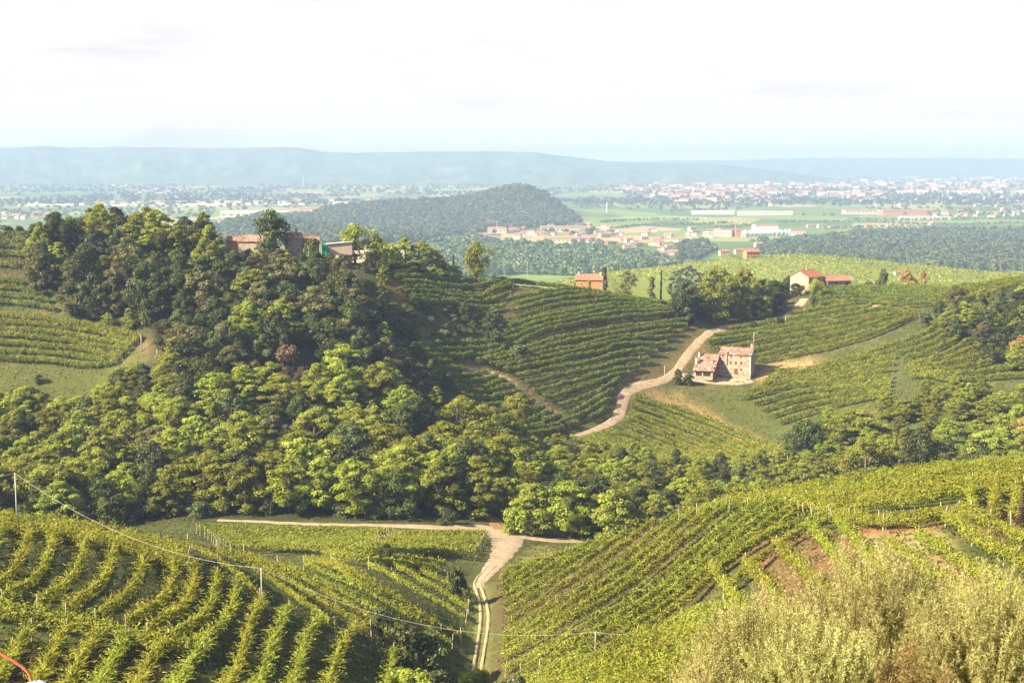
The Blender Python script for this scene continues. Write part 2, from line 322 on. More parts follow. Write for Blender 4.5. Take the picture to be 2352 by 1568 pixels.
# ---------------------------------------------------------------- the ground
Vg = v_of_s(S); Ug = np.broadcast_to(UG[:, None], Vg.shape)
def blend(col, c, w): return col * (1 - w[..., None]) + np.array(c) * w[..., None]
X, Y = Xg, Yg
n1 = fbm(X / 9, Y / 9, 21); n2 = fbm(X / 2.5, Y / 2.5, 31, 3); n3 = fbm(X / 40, Y / 40, 41)
col = np.zeros(Vg.shape + (3,)); col[:] = (.04, .055, .016)
col = blend(col, (.075, .085, .025), np.clip(.5 + n1, 0, 1) * .8)
col = blend(col, (.12, .085, .04), np.clip(n2 * 1.5 + n1 - .25, 0, 1) * .8)
near = (Y < 720)
zones = [  # land use patches (bounded where they lie), colour, strength, distance range
 ([(0,850),(260,855),(330,900),(240,950),(0,960)], (.062,.07,.018), 1, 380, 440),
 ([(330,785),(370,785),(372,830),(335,812)], (.30,.17,.10), 1, 380, 470),
 ([(0,590),(70,600),(75,640),(0,645)], (.14,.10,.045), .9, 420, 490),
 ([(1040,840),(1110,838),(1160,860),(1300,960),(1270,965),(1120,880)], (.30,.19,.11), .9, 380, 480),
 ([(1475,895),(1560,900),(1700,985),(1790,1030),(1700,1020),(1590,950),(1480,915)], (.24,.16,.07), .9, 400, 500),
 ([(1560,890),(1700,895),(1800,1000),(1830,1040),(1700,980)], (.058,.068,.018), .9, 380, 500),
 ([(1735,860),(1760,838),(1860,828),(1900,832),(1880,850),(1790,862),(1740,880)], (.34,.22,.12), 1, 440, 520),
 ([(1400,960),(1430,890),(1600,780),(1660,745),(1600,830),(1450,900),(1425,960),(1300,1005)], (.16,.10,.05), .8, 400, 520),
 ([(2060,870),(2090,855),(2110,930),(2040,925)], (.05,.06,.02), 1, 400, 500),
 ([(880,1222),(1000,1215),(1000,1232),(890,1250)], (.22,.17,.06), 1, 240, 310),
 ([(1190,1285),(1230,1250),(1330,1262),(1290,1285),(1200,1300)], (.16,.15,.045), 1, 210, 300),
 ([(1060,1340),(1130,1340),(1125,1568),(1070,1568)], (.12,.13,.035), .9, 150, 260),
 ([(1930,1225),(2150,1205),(2200,1260),(2150,1300),(1980,1310)], (.20,.17,.075), 1, 120, 200),
 ([(1930,1215),(2160,1200),(2165,1215),(1960,1232)], (.22,.10,.05), 1, 120, 220),
 ([(2170,1260),(2352,1370),(2352,1420),(2120,1300)], (.24,.16,.09), .9, 90, 190),
 ([(2180,1170),(2352,1140),(2352,1250),(2230,1235)], (.15,.085,.045), .9, 120, 220),
 ([(1690,1240),(1960,1215),(2020,1420),(1760,1420)], (.13,.075,.04), .9, 90, 200),
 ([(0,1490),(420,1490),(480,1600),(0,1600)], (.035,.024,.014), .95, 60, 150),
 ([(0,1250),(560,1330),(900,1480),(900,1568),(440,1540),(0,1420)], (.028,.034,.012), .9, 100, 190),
 ([(1130,1300),(1600,1180),(1700,1300),(1500,1500),(1130,1560)], (.07,.048,.026), .8, 120, 260),
 ([(900,640),(1170,650),(1180,730),(950,720)], (.075,.055,.03), .8, 420, 540),
 ([(880,650),(925,650),(925,700),(880,690)], (.30,.15,.09), .9, 430, 520),
 ([(1130,640),(1560,690),(1600,760),(1300,980),(1150,860)], (.075,.06,.03), .8, 400, 560),
]
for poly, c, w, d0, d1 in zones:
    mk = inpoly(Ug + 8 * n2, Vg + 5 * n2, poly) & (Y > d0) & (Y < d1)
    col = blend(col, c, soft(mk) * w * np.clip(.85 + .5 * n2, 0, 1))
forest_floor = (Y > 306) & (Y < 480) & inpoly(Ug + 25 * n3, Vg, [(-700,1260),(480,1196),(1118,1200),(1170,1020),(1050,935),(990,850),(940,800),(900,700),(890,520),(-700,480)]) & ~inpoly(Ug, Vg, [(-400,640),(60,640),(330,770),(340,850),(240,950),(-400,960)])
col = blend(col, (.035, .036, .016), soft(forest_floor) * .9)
farm = np.clip((Y - 700) / 60, 0, 1) * np.ones_like(Vg)
gc = np.concatenate([col, np.ones(Vg.shape + (1,))], -1)
nu, ndd = Vg.shape
Z = ZC - S * Y
Vt = np.stack([X, Y, Z], -1).reshape(-1, 3)
ii, jj = np.meshgrid(np.arange(nu - 1), np.arange(ndd - 1), indexing='ij')
a = (ii * ndd + jj).ravel(); quads = np.stack([a, a + ndd, a + ndd + 1, a + 1], 1).ravel()
m, nt, out = new_mat("ground_cover")
p = nd(nt, "ShaderNodeBsdfPrincipled"); p.inputs["Roughness"].default_value = .95; p.inputs["Specular IOR Level"].default_value = .08
ac = nd(nt, "ShaderNodeAttribute", attribute_name="soil"); af = nd(nt, "ShaderNodeAttribute", attribute_name="plain")
g1 = mixc(nt, .75, ac.outputs["Color"], ramp(nt, noise(nt, 1.1, 6, .7), [(.3, (.45, .5, .4)), (.5, (1, 1, 1)), (.72, (1.55, 1.45, 1.2))]), 'MULTIPLY')
geo = nd(nt, "ShaderNodeNewGeometry")
mpn = nd(nt, "ShaderNodeMapping"); mpn.inputs["Scale"].default_value = (1/210., 1/330., .0); mpn.inputs["Rotation"].default_value = (0, 0, .35); nt.links.new(geo.outputs["Position"], mpn.inputs[0])
vo = nd(nt, "ShaderNodeTexVoronoi"); vo.inputs["Scale"].default_value = 1.0; nt.links.new(mpn.outputs[0], vo.inputs["Vector"])
sc_ = nd(nt, "ShaderNodeSeparateColor"); nt.links.new(vo.outputs["Color"], sc_.inputs[0])
fields = ramp(nt, sc_.outputs[0], [(0, (.07, .11, .025)), (.3, (.12, .17, .035)), (.55, (.09, .13, .03)), (.75, (.19, .21, .06)), (.9, (.26, .22, .11))], 'CONSTANT')
wv = nd(nt, "ShaderNodeTexWave"); wv.inputs["Scale"].default_value = .085; wv.inputs["Distortion"].default_value = 3.5; wv.inputs["Detail"].default_value = 2; wv.inputs["Detail Scale"].default_value = .15; wv.bands_direction = 'DIAGONAL'; nt.links.new(geo.outputs["Position"], wv.inputs["Vector"])
hillv = ramp(nt, wv.outputs["Fac"], [(.25, (.085, .12, .026)), (.7, (.16, .19, .045))])
hn = ramp(nt, noise(nt, .012, 4, .6), [(.35, (.7, .75, .7)), (.65, (1.2, 1.15, 1.0))])
hillv = mixc(nt, .7, hillv, hn, 'MULTIPLY')
fields = mixc(nt, .6, fields, ramp(nt, noise(nt, .02, 5, .7), [(.35, (.55, .6, .55)), (.6, (1.15, 1.15, 1.1))]), 'MULTIPLY')
sy = nd(nt, "ShaderNodeSeparateXYZ"); nt.links.new(geo.outputs["Position"], sy.inputs[0])
fm = nd(nt, "ShaderNodeMapRange"); fm.inputs[1].default_value = 1350; fm.inputs[2].default_value = 1500; nt.links.new(sy.outputs["Y"], fm.inputs[0])
farc = mixc(nt, fm.outputs[0], hillv, fields)
g2 = mixc(nt, af.outputs["Fac"], g1, farc)
nt.links.new(g2, p.inputs["Base Color"])
bm = nd(nt, "ShaderNodeBump"); bm.inputs["Strength"].default_value = .7; bm.inputs["Distance"].default_value = .25; nt.links.new(noise(nt, 1.6, 6, .7), bm.inputs["Height"]); nt.links.new(bm.outputs[0], p.inputs["Normal"])
nt.links.new(p.outputs[0], out.inputs[0]); M['ground'] = m
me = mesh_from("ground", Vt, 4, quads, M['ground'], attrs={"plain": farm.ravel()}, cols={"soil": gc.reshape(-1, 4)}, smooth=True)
tag(link("ground", me), "rolling farmland falling from the viewpoint to a wide plain", "ground", kind="structure")

# ---------------------------------------------------------------- the long blue ridges at the end of the plain
def ridge(name, d0, d1, d2, sky_pts, base, label, col0, col1, ext=(-900, 3300)):
    us = np.arange(ext[0], ext[1], 6.0); uu = [q[0] for q in sky_pts]; vv = [q[1] for q in sky_pts]
    top = np.interp(us, uu, vv) - 0.9 * fbm(us / 9., us * 0, 77, 4) - 1.2 * fbm(us / 45., us * 0, 71, 3)
    ztop = -s_of_v(top) * d1
    rows = np.linspace(0, 1, 46); nb = 14
    Vv = []
    for k, t in enumerate(rows):
        D = d0 + (d1 - d0) * t; x = D * (us - CU) / F
        gul = fbm(us / 60., us * 0 + t * 2.0, 81, 4)
        f = t ** 1.15 + .20 * gul * np.sin(math.pi * t)
        Vv.append(np.stack([x, np.full_like(x, D), ZC + base + (ztop - base) * f + 3 * fbm(us / 8., us * 0 + t * 30, 91, 3) * np.sin(math.pi * min(t * 1.0, 1)) ], 1))
    for k in range(1, nb):
        t = k / (nb - 1); D = d1 + (d2 - d1) * t
        Vv.append(np.stack([D * (us - CU) / F, np.full_like(us, D), ZC + ztop + (base - ztop) * t ** 1.3], 1))
    Vv = np.array(Vv); a_, b_ = Vv.shape[:2]
    i_, j_ = np.meshgrid(np.arange(a_ - 1), np.arange(b_ - 1), indexing='ij'); q = (i_ * b_ + j_).ravel()
    L = np.stack([q, q + 1, q + 1 + b_, q + b_], 1).ravel()
    mm = plain_mat(name + "_cover", col0, col1, .006, .95, 0, .05, 8)
    tag(link(name, mesh_from(name, Vv.reshape(-1, 3), 4, L, mm, smooth=True)), label, "hills", kind="structure")
ridge("hills", 8300, 9900, 11300, [(-900,352),(-200,345),(0,341),(60,338),(110,335),(170,339),(300,337),(460,340),(690,339),(760,350),(830,352),(950,348),(1150,347),(1230,350),(1290,358),(1400,371),(1500,374),(1640,377),(1800,395),(2000,420)], -167, "long wooded ridge closing the plain", (.03, .06, .025), (.09, .12, .05), ext=(-900, 1990))
ridge("hills", 11400, 12600, 13900, [(900,372),(1300,372),(1500,370),(1700,367),(1850,362),(2100,363),(2352,365),(3300,368)], -167, "low far hills behind the built-up plain", (.04, .07, .03), (.09, .12, .05), ext=(900, 3300))

# ---------------------------------------------------------------- roads and tracks, draped on the ground
def smooth_line(P, n):
    """Catmull-Rom through points, n samples evenly by length"""
    P = np.asarray(P, float); Q = np.vstack([2*P[0]-P[1], P, 2*P[-1]-P[-2]]); o = []
    for i in range(1, len(Q) - 2):
        t = np.linspace(0, 1, 16, endpoint=False)[:, None]; a_, b_, c_, d_ = Q[i-1], Q[i], Q[i+1], Q[i+2]
        o.append(.5 * (2*b_ + (c_-a_)*t + (2*a_-5*b_+4*c_-d_)*t*t + (3*b_-a_-3*c_+d_)*t**3))
    o = np.vstack(o + [P[-1:]]); d = np.concatenate([[0], np.cumsum(np.linalg.norm(np.diff(o, axis=0), axis=1))])
    s = np.linspace(0, d[-1], n); return np.stack([np.interp(s, d, o[:, k]) for k in range(o.shape[1])], 1)
def pts_world(poly, dmin=60, dmax=21000):
    return np.array([hit(u, v, dmin, dmax) for u, v in poly])
def strip(name, P, width, mat, label, lift=.10, kind="structure", cat=None, edge=.18, seed=1, cross=7):
    L = np.linalg.norm(np.diff(P, axis=0), axis=1).sum(); n = max(8, int(L / .9)); C = smooth_line(P, n)
    T = np.gradient(C, axis=0); T /= np.linalg.norm(T, axis=1)[:, None]; N = np.stack([-T[:, 1], T[:, 0]], 1)
    w = (np.interp(np.linspace(0, 1, n), np.linspace(0, 1, len(width)), width) if isinstance(width, (list, tuple)) else np.full(n, width)) / 2
    ts = np.linspace(-1, 1, cross); V = []
    kk = np.arange(n)
    for t in ts:
        ww = w * t * (1 + edge * fbm(kk / 3.5, kk * 0 + t * 3, seed, 3) * abs(t))
        q = C + N * ww[:, None]; z = ground(q[:, 0], q[:, 1]) + lift * (1 - .9 * (abs(t) > .99))
        V.append(np.stack([q[:, 0], q[:, 1], z], 1))
    V = np.stack(V, 1); b_ = cross; i_, j_ = np.meshgrid(np.arange(n - 1), np.arange(b_ - 1), indexing='ij'); q = (i_ * b_ + j_).ravel()
    Lp = np.stack([q, q + 1, q + 1 + b_, q + b_], 1).ravel()
    o = link(name, mesh_from(name, V.reshape(-1, 3), 4, Lp, mat, smooth=True)); tag(o, label, cat or name.replace("_", " "), kind=kind); return C
ROADS = []
ROADS.append((strip("farm_road", pts_world([(1398,1240),(1340,1242),(1270,1240),(1210,1232),(1165,1222),(1120,1213),(1040,1211),(930,1208),(800,1205),(640,1200),(500,1194)]), [5.0,5.5,6,5.5,3.4,2.2,2.0,1.7,1.5], M['road'], "pale gravel road running along the foot of the wood"), 3))
ROADS.append((strip("farm_road", pts_world([(1160,1218),(1166,1240),(1155,1270),(1128,1305),(1104,1338),(1100,1352)], 200), [9,7,4.8,3.6,2.7,1.6], M['road'], "pale gravel branch road dropping from the junction", lift=.16), 3))
rut0 = [(1140,1300),(1114,1325),(1104,1340),(1110,1360),(1121,1400),(1121,1440),(1115,1480),(1107,1530),(1100,1580)]
rut1 = [(1122,1300),(1098,1325),(1090,1340),(1096,1360),(1104,1400),(1103,1440),(1097,1480),(1089,1530),(1082,1580)]
for r_ in (rut0, rut1): strip("track", pts_world(r_, 120), .55, M['path'], "bare wheel rut of the grassy lane between the vineyards", lift=.2, edge=.35, cross=5)
ROADS.append((pts_world(rut0, 120), 2.2))
strip("track", pts_world([(1146,1216),(1138,1200),(1128,1184)], 250), 3.4, M['soil'], "reddish dirt ramp climbing from the junction into the trees", lift=.12)
ROADS.append((strip("upper_road", pts_world([(1315,1002),(1370,985),(1408,966),(1424,945),(1430,918),(1440,900),(1470,886),(1520,874),(1552,852),(1575,822),(1592,800),(1612,778),(1640,760),(1700,745),(1770,735),(1812,722),(1836,700),(1848,686)], 400), [1.4,2,3.2,3.5,3.3,2.9,2.8,2.8,2.8,3,3,3,3.2,3.6], M['road'], "pale dirt road winding up past the stone farmhouse", lift=.14), 2.6))
ROADS.append((strip("path", pts_world([(1050,845),(1100,850),(1160,868),(1200,897),(1235,925),(1270,945),(1296,960)], 380), [1.2,1.6,2.0,1.8,2.2,2.0], M['path'], "narrow earth path crossing the terraced vines", lift=.12), 1.4))
strip("yard", pts_world([(1556,864),(1600,868),(1650,874),(1700,876),(1724,872)], 420), [3,5,6,6,4], M['road'], "pale gravel yard in front of the stone farmhouse", lift=.18)
strip("path", pts_world([(1990,708),(2010,702),(2022,699)], 480), 2.2, M['path'], "short pale path between the upper vine rows")
strip("path", pts_world([(2170,697),(2200,694)], 480), 2.5, M['road'], "pale stony patch among the ridge vines")

# ---------------------------------------------------------------- foliage arrays
def leaves(C, Nrm, w, l, r=rng, jit=.6, tint=None, tdir=None, shape=4):
    """diamond leaves: centres C, rough normals Nrm -> verts, tints"""
    n = len(C); Nn = Nrm + r.normal(0, jit, (n, 3)); Nn /= np.linalg.norm(Nn, axis=1)[:, None] + 1e-9
    T = r.normal(0, 1, (n, 3)) if tdir is None else tdir + r.normal(0, .25, (n, 3)); T -= Nn * (T * Nn).sum(1)[:, None]; T /= np.linalg.norm(T, axis=1)[:, None] + 1e-9
    B = np.cross(Nn, T); w = np.broadcast_to(w, n)[:, None] * .5; l = np.broadcast_to(l, n)[:, None] * .5
    V = np.stack([C - T * l, C + B * w + T * l * .1, C + T * l, C - B * w + T * l * .1], 1).reshape(-1, 3)
    tt = r.random(n) if tint is None else tint
    return V, np.repeat(tt, 4)
def leaf_mesh(name, parts, mat, extra=None):
    V = np.vstack([p_[0] for p_ in parts]); t = np.concatenate([p_[1] for p_ in parts])
    return mesh_from(name, V, 4, np.arange(len(V)), mat, attrs={"tint": np.clip(t, 0, 1)})
# ---------------------------------------------------------------- vine rows
post_me = None
def get_post_mesh():
    global post_me
    if post_me is None:
        b = MB(); b.tube([(0, 0, 0), (0, 0, 1.2), (0, 0, 2.45)], [.075, .07, .06], 6); b.v = [(x, y, z) for x, y, z in b.v]
        o = b.build("vine_post", M['post']); post_me = o.data; bpy.data.objects.remove(o)
    return post_me
road_lines = []
for C_, hw in ROADS: road_lines.append((C_, hw))
def clear_of_roads(x, y, extra=0.6):
    ok = np.ones(len(x), bool)
    for C_, hw in road_lines:
        q = smooth_line(C_, max(8, int(np.linalg.norm(np.diff(C_, axis=0), axis=1).sum() / 1.5)))
        d2 = ((x[:, None] - q[None, :, 0]) ** 2 + (y[:, None] - q[None, :, 1]) ** 2).min(1); ok &= d2 > (hw + extra) ** 2
    return ok
VINES = []
def vine_row(P, label, group, mat, h=2.0, w=.85, leaf=.27, dens=70, shoots=2.2, shoot_len=.8, posts=(0., 1.), seed=0, ragged=.35, zlow=.45):
    """P (n,2) world points. One row of trained vines: a ragged leafy wall with shoots, its posts are parts"""
    r = np.random.default_rng(seed + 1000)
    seg = np.linalg.norm(np.diff(P, axis=0), axis=1); L = seg.sum()
    if L < 2.0: return None
    n = max(6, int(L / .8)); C = smooth_line(P, n) if len(P) > 2 else np.stack([np.linspace(P[0, k], P[-1, k], n) for k in (0, 1)], 1)
    sg = np.linspace(0, L, n); zc = ground(C[:, 0], C[:, 1])
    T = np.gradient(C, axis=0); T /= np.linalg.norm(T, axis=1)[:, None]
    ok = clear_of_roads(C[:, 0], C[:, 1])
    if ok.sum() < 4: return None
    N = int(L * dens); s = r.random(N) * L
    def at(s):
        return np.stack([np.interp(s, sg, C[:, 0]), np.interp(s, sg, C[:, 1])], 1), np.interp(s, sg, zc), np.stack([np.interp(s, sg, T[:, 0]), np.interp(s, sg, T[:, 1])], 1), np.interp(s, sg, ok.astype(float)) > .5
    hv = h * (1 + ragged * .55 * fbm(s / 1.6, s * 0 + seed, 5, 3)); wv = w * (1 + ragged * fbm(s / 1.3, s * 0 + seed, 6, 3))
    gap = fbm(s / 3.0, s * 0 + seed * 1.7, 8, 3) < -.52
    c, z, t, k = at(s)
    k &= ~gap | (r.random(N) < .25)
    th = (r.random(N) - .5) * 2 * math.pi * .72            # round the section, open below
    rad = 1 - .35 * r.random(N) ** 2
    zl = zlow + .25 * fbm(s / .9, s * 0 + seed, 12, 2)
    mid = (hv + zl) / 2; hh = (hv - zl) / 2
    off = np.sin(th) * wv * .5 * rad; up = mid + np.cos(th) * hh * rad
    nrm2 = np.stack([-t[:, 1], t[:, 0]], 1)
    Cc = np.column_stack([c + nrm2 * off[:, None], z + up])
    Nn = np.column_stack([nrm2 * (np.sin(th) * 1.0)[:, None], np.cos(th) * .8 + .15])
    sz = leaf * (.7 + .7 * r.random(N))
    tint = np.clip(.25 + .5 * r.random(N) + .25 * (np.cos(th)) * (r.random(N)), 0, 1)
    parts = [leaves(Cc[k], Nn[k], sz[k] * .85, sz[k] * 1.15, r, .5, tint[k])]
    ns = int(L * shoots)
    if ns:
        s = r.random(ns) * L; c, z, t, k = at(s); k &= fbm(s / 3.0, s * 0 + seed * 1.7, 8, 3) > -.5; s, c, z, t = s[k], c[k], z[k], t[k]; ns = len(s)
        nrm2 = np.stack([-t[:, 1], t[:, 0]], 1); side = r.normal(0, .7, ns)
        base = np.column_stack([c + nrm2 * (side * w * .25)[:, None], z + h * (.72 + .2 * r.random(ns))])
        d = np.column_stack([nrm2 * side[:, None] + t * r.normal(0, .55, (ns, 1)), .35 + .8 * r.random(ns)]); d /= np.linalg.norm(d, axis=1)[:, None]
        ln = shoot_len * (.5 + .9 * r.random(ns)); kk = 5
        for q in range(kk):
            f = (q + .7) / kk; cc = base + d * (ln * f)[:, None]; cc[:, 2] -= (.28 * f * f * ln)
            ss = leaf * (1.05 - .6 * f)
            dd = d.copy(); dd[:, 2] -= .5 * f
            parts.append(leaves(cc, np.column_stack([nrm2 * side[:, None] * .3, np.ones(ns)]), ss * .7, np.maximum(ln / kk * 1.7, ss), r, .5, np.clip(.55 + .45 * r.random(ns), 0, 1), tdir=dd))
    V = np.vstack([q[0] for q in parts])
    if len(V) < 40: return None
    o0 = np.array([C[0, 0], C[0, 1], zc[0]]); V = V - o0
    t_ = np.concatenate([q[1] for q in parts])
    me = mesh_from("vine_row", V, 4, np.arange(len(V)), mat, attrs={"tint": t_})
    o = link("vine_row", me, loc=Vector(o0)); tag(o, label, "vine row", group)
    for f in posts:
        c, z, t, k = at(np.array([f * L]))
        if not k[0]: continue
        pp = link("post", get_post_mesh(), o, (c[0, 0] - o0[0], c[0, 1] - o0[1], z[0] - o0[2] - .15))
        pp.rotation_euler = (r.normal(0, .04), r.normal(0, .04), r.random() * 6)
    VINES.append(o); return o

ORD = "first second third fourth fifth sixth seventh eighth ninth tenth eleventh twelfth thirteenth fourteenth fifteenth sixteenth seventeenth eighteenth nineteenth twentieth".split()
def ordinal(i):
    if i < 20: return ORD[i]
    return "%d%s" % (i + 1, {1: "st", 2: "nd", 3: "rd"}.get((i + 1) % 10 if (i + 1) // 10 != 1 else 0, "th"))
def patch(guides, counts, where, frm, group, mat, dmin=60, dmax=21000, crop=.04, adj="leafy", sp=None, wob=0, **kw):
    """guides: picture polylines lying on the slope; rows are laid between them in the world"""
    G = [smooth_line(pts_world(g, dmin, dmax), 24) for g in guides]; rows = []
    mx = sp or (3.3 if G[0][:, 1].mean() < 330 else 4.7)
    counts = [max(cn, int(round(float(np.linalg.norm(G[i] - G[i+1], axis=1).mean()) / mx))) if cn > 1 or sp else cn for i, cn in enumerate(counts)]
    for i, cn in enumerate(counts):
        for j in range(cn + (1 if i == len(counts) - 1 else 0)):
            t = j / cn; rows.append(G[i] * (1 - t) + G[i+1] * t)
    N = len(rows)
    print('SPC', where[:40], [ (cn, round(float(np.linalg.norm(G[i]-G[i+1],axis=1).mean()/cn),1), round(float(G[i][:,1].mean()))) for i,cn in enumerate(counts)])
    for i, P in enumerate(rows):
        r = np.random.default_rng(len(VINES) * 13 + 5)
        a_, b_ = int(r.integers(0, max(1, int(24 * crop) + 1))), 24 - int(r.integers(0, max(1, int(24 * crop) + 1)))
        Q = P[a_:b_] + r.normal(0, .12, 2)
        if wob: kq = np.arange(len(Q)); Q = Q + wob * np.stack([fbm(kq/3.5, kq*0+i*3.1, 7, 2)*.6, fbm(kq/3.5, kq*0+i*2.3+9, 8, 2)], 1)
        lb = "%s vine row %s, %s" % (ordinal(i), frm, where); q = lb.split()
        lb = " ".join(q[:16])
        vine_row(Q, lb, group, mat, seed=len(VINES) * 7 + i, **kw)

NEAR = dict(leaf=.22, dens=100, shoots=8, shoot_len=1.25, h=1.95, w=.62)
MIDN = dict(leaf=.28, dens=80, shoots=6.0, shoot_len=1.05, h=2.0, w=.8)
MIDF = dict(leaf=.34, dens=85, shoots=4.0, shoot_len=.9, h=2.5, w=1.35, ragged=.5, posts=(1.,), sp=6.0, wob=.7)
V1, V2 = M['vine'], M['vine_cool']
# left foreground hill
patch([[(-170,1600),(-130,1540),(-85,1470)], [(75,1620),(115,1540),(150,1475)], [(215,1640),(255,1560),(300,1490)], [(390,1640),(430,1575),(480,1500)]], [3,2,2], "of the dark lower slope by the lamp", "from the lamp side", "vine rows on the shaded lower slope", V1, 60, 190, **dict(NEAR, posts=(1.,), sp=9))
patch([[(-160,1400),(-90,1330),(-50,1240)], [(10,1400),(100,1330),(128,1240)], [(150,1430),(235,1360),(268,1270)], [(290,1460),(385,1390),(405,1300)], [(430,1515),(520,1450),(548,1360)]], [3,2,2,3], "of the curved upper slope below the ridge pole", "from the lamp side", "curved vine rows on the nearest hill", V1, 60, 200, **NEAR)
patch([[(-150,1400),(0,1418),(120,1440),(260,1470),(400,1505),(480,1515)],[(-150,1415),(0,1436),(110,1455),(250,1485),(390,1520),(470,1530)]], [1], "closing the foot of the curved rows", "counting downhill", "cross rows on the nearest hill", V1, 60, 200, **NEAR)
patch([[(-160,1195),(0,1205),(110,1215),(220,1232),(330,1255),(440,1285)], [(-160,1225),(0,1235),(110,1248),(220,1268),(330,1298),(430,1330)]], [5], "along the crest by the grey pole", "down from the crest", "crest vine rows", V1, 60, 215, **dict(NEAR, shoots=9, adj="yellow-green"))
patch([[(430,1262),(500,1300),(560,1345),(600,1390)], [(500,1275),(600,1330),(700,1400),(770,1455)], [(560,1285),(700,1345),(830,1420),(930,1480)], [(700,1310),(820,1360),(930,1420),(1040,1490)]], [1,2,1], "of the fan beside the wooden pole", "out from the pole", "vine rows fanning down to the lane", V1, 60, 250, **dict(NEAR, sp=99, h=1.45, w=.5, shoots=5, shoot_len=.9))
patch([[(500,1640),(560,1500),(600,1400)], [(650,1640),(700,1510),(735,1440)], [(735,1640),(780,1520),(815,1465)], [(880,1640),(900,1560),(905,1520)]], [2,1,1], "below the wooden pole", "from the pole", "steep vine rows below the wooden pole", V1, 60, 200, **NEAR)
# the field at the junction
patch([[(452,1226),(560,1226),(700,1229),(900,1232)], [(480,1240),(600,1244),(750,1246),(870,1244)], [(520,1268),(640,1270),(760,1272),(870,1268)]], [3,3], "of the flat field under the farm road", "down from the road", "vine rows in the flat field", V1, 215, 310, **MIDN)
patch([[(900,1246),(960,1240),(1050,1236),(1118,1238)], [(800,1283),(900,1280),(1010,1278),(1090,1288)]], [6], "of the small field beside the junction", "down from the road", "vine rows beside the junction", V1, 215, 312, **MIDN)
patch([[(740,1288),(820,1288),(920,1300),(1020,1312)],[(760,1300),(840,1302),(930,1312),(1000,1322)]], [1], "of the pair under the small field", "downhill", "cross rows under the small field", V1, 180, 300, **MIDN)
patch([[(760,1305),(850,1350),(960,1415),(1060,1475)], [(850,1308),(920,1345),(1010,1395),(1072,1430)], [(945,1310),(1000,1338),(1050,1362),(1078,1388)]], [1,2], "running down to the grassy lane", "from the dark bushes", "long vine rows beside the lane", V1, 150, 300, **dict(NEAR, sp=99, h=1.5, shoots=6, shoot_len=.9))
patch([[(640,1310),(760,1360),(880,1430),(960,1500)], [(700,1300),(810,1345),(920,1405),(1010,1465)]], [1], "above the dark bushes", "from the bushes", "vine rows above the bushes", V1, 120, 300, **dict(NEAR, sp=99, h=1.5))
# right foreground hill
RH = dict(NEAR, h=1.85, w=.7, shoots=5.5)
patch([[(1150,1352),(1185,1318),(1225,1292)], [(1142,1395),(1225,1345),(1310,1290),(1352,1262)], [(1136,1440),(1240,1375),(1345,1305),(1440,1235)], [(1132,1490),(1260,1415),(1400,1325),(1560,1196)], [(1135,1530),(1280,1460),(1440,1365),(1560,1270),(1680,1170)]], [2,2,2,2], "of the slope right of the lane", "up from the lane bend", "diagonal vine rows right of the lane", V1, 130, 245, **dict(RH, sp=4.5))
patch([[(1160,1556),(1300,1484),(1455,1392),(1580,1296),(1700,1200),(1760,1158)], [(1330,1560),(1450,1490),(1560,1410),(1660,1320),(1770,1240),(1880,1160)]], [4], "of the long rows over the middle of the hill", "from the lane side", "long vine rows over the hill", V1, 90, 245, **dict(RH, sp=4.5))
patch([[(1560,1202),(1700,1158),(1880,1130),(2100,1096),(2352,1072),(2420,1068)], [(1800,1175),(1920,1155),(2080,1135),(2240,1117),(2420,1100)], [(1880,1200),(1990,1182),(2110,1168),(2240,1150),(2330,1142)]], [4,3], "below the hedge-like skyline of the hill", "down from the crest", "vine rows along the crest of the right hill", V1, 90, 245, **dict(RH, shoots=9, sp=3.3, adj="yellow-green"))
patch([[(1640,1330),(1720,1275),(1820,1225),(1900,1205)], [(1660,1380),(1740,1310),(1830,1245),(1905,1215)]], [1], "of the pair above the brown bank", "downhill", "vine rows above the brown bank", V1, 90, 245, **RH)
patch([[(1905,1196),(1990,1209),(2080,1210),(2168,1195)],[(1905,1204),(1990,1217),(2080,1218),(2168,1203)]], [1], "over the bare bank", "uphill", "vine rows above the brown bank", V1, 90, 245, **dict(RH, posts=(0.,.3,.6,1.)))
patch([[(1640,1320),(1690,1390),(1730,1450)], [(1712,1310),(1775,1390),(1840,1470)], [(1783,1268),(1860,1345),(1930,1420)], [(1855,1225),(1925,1310),(1990,1390)], [(1905,1196),(1985,1290),(2050,1370)]], [1,1,1,1], "of the brown terraces behind the silvery shrub", "from the left", "steep rows on the brown terraces", V1, 80, 220, **dict(NEAR, posts=(0,.3,.6), w=1.1))
patch([[(2040,1275),(2130,1340),(2260,1420),(2400,1500)], [(2112,1252),(2210,1320),(2310,1385),(2420,1450)], [(2170,1210),(2260,1275),(2360,1335),(2450,1385)], [(2205,1190),(2290,1235),(2380,1280),(2470,1325)]], [1,1,1], "of the bare earth terraces on the right", "from the silvery shrub", "rows on the bare earth terraces", V1, 70, 220, **dict(NEAR, posts=(0,.3,.6), h=2.1, w=1.3))
patch([[(2226,1192),(2228,1160),(2230,1122)], [(2278,1212),(2284,1165),(2292,1118)], [(2322,1215),(2332,1160),(2340,1108)], [(2392,1225),(2402,1160),(2410,1100)]], [1,1,1], "standing upright against the red soil", "from the left", "upright rows against red soil", V1, 90, 245, **dict(NEAR, w=.7, shoots=8))
patch([[(1190,1600),(1330,1545),(1460,1490),(1560,1455),(1660,1440)], [(1290,1700),(1430,1640),(1560,1590),(1700,1560),(1800,1550)]], [5], "at the foot of the hill by the steel poles", "down from the cable", "bushy vine rows near the steel poles", V1, 60, 170, **dict(NEAR, shoots=9, w=1.3, h=2.2))
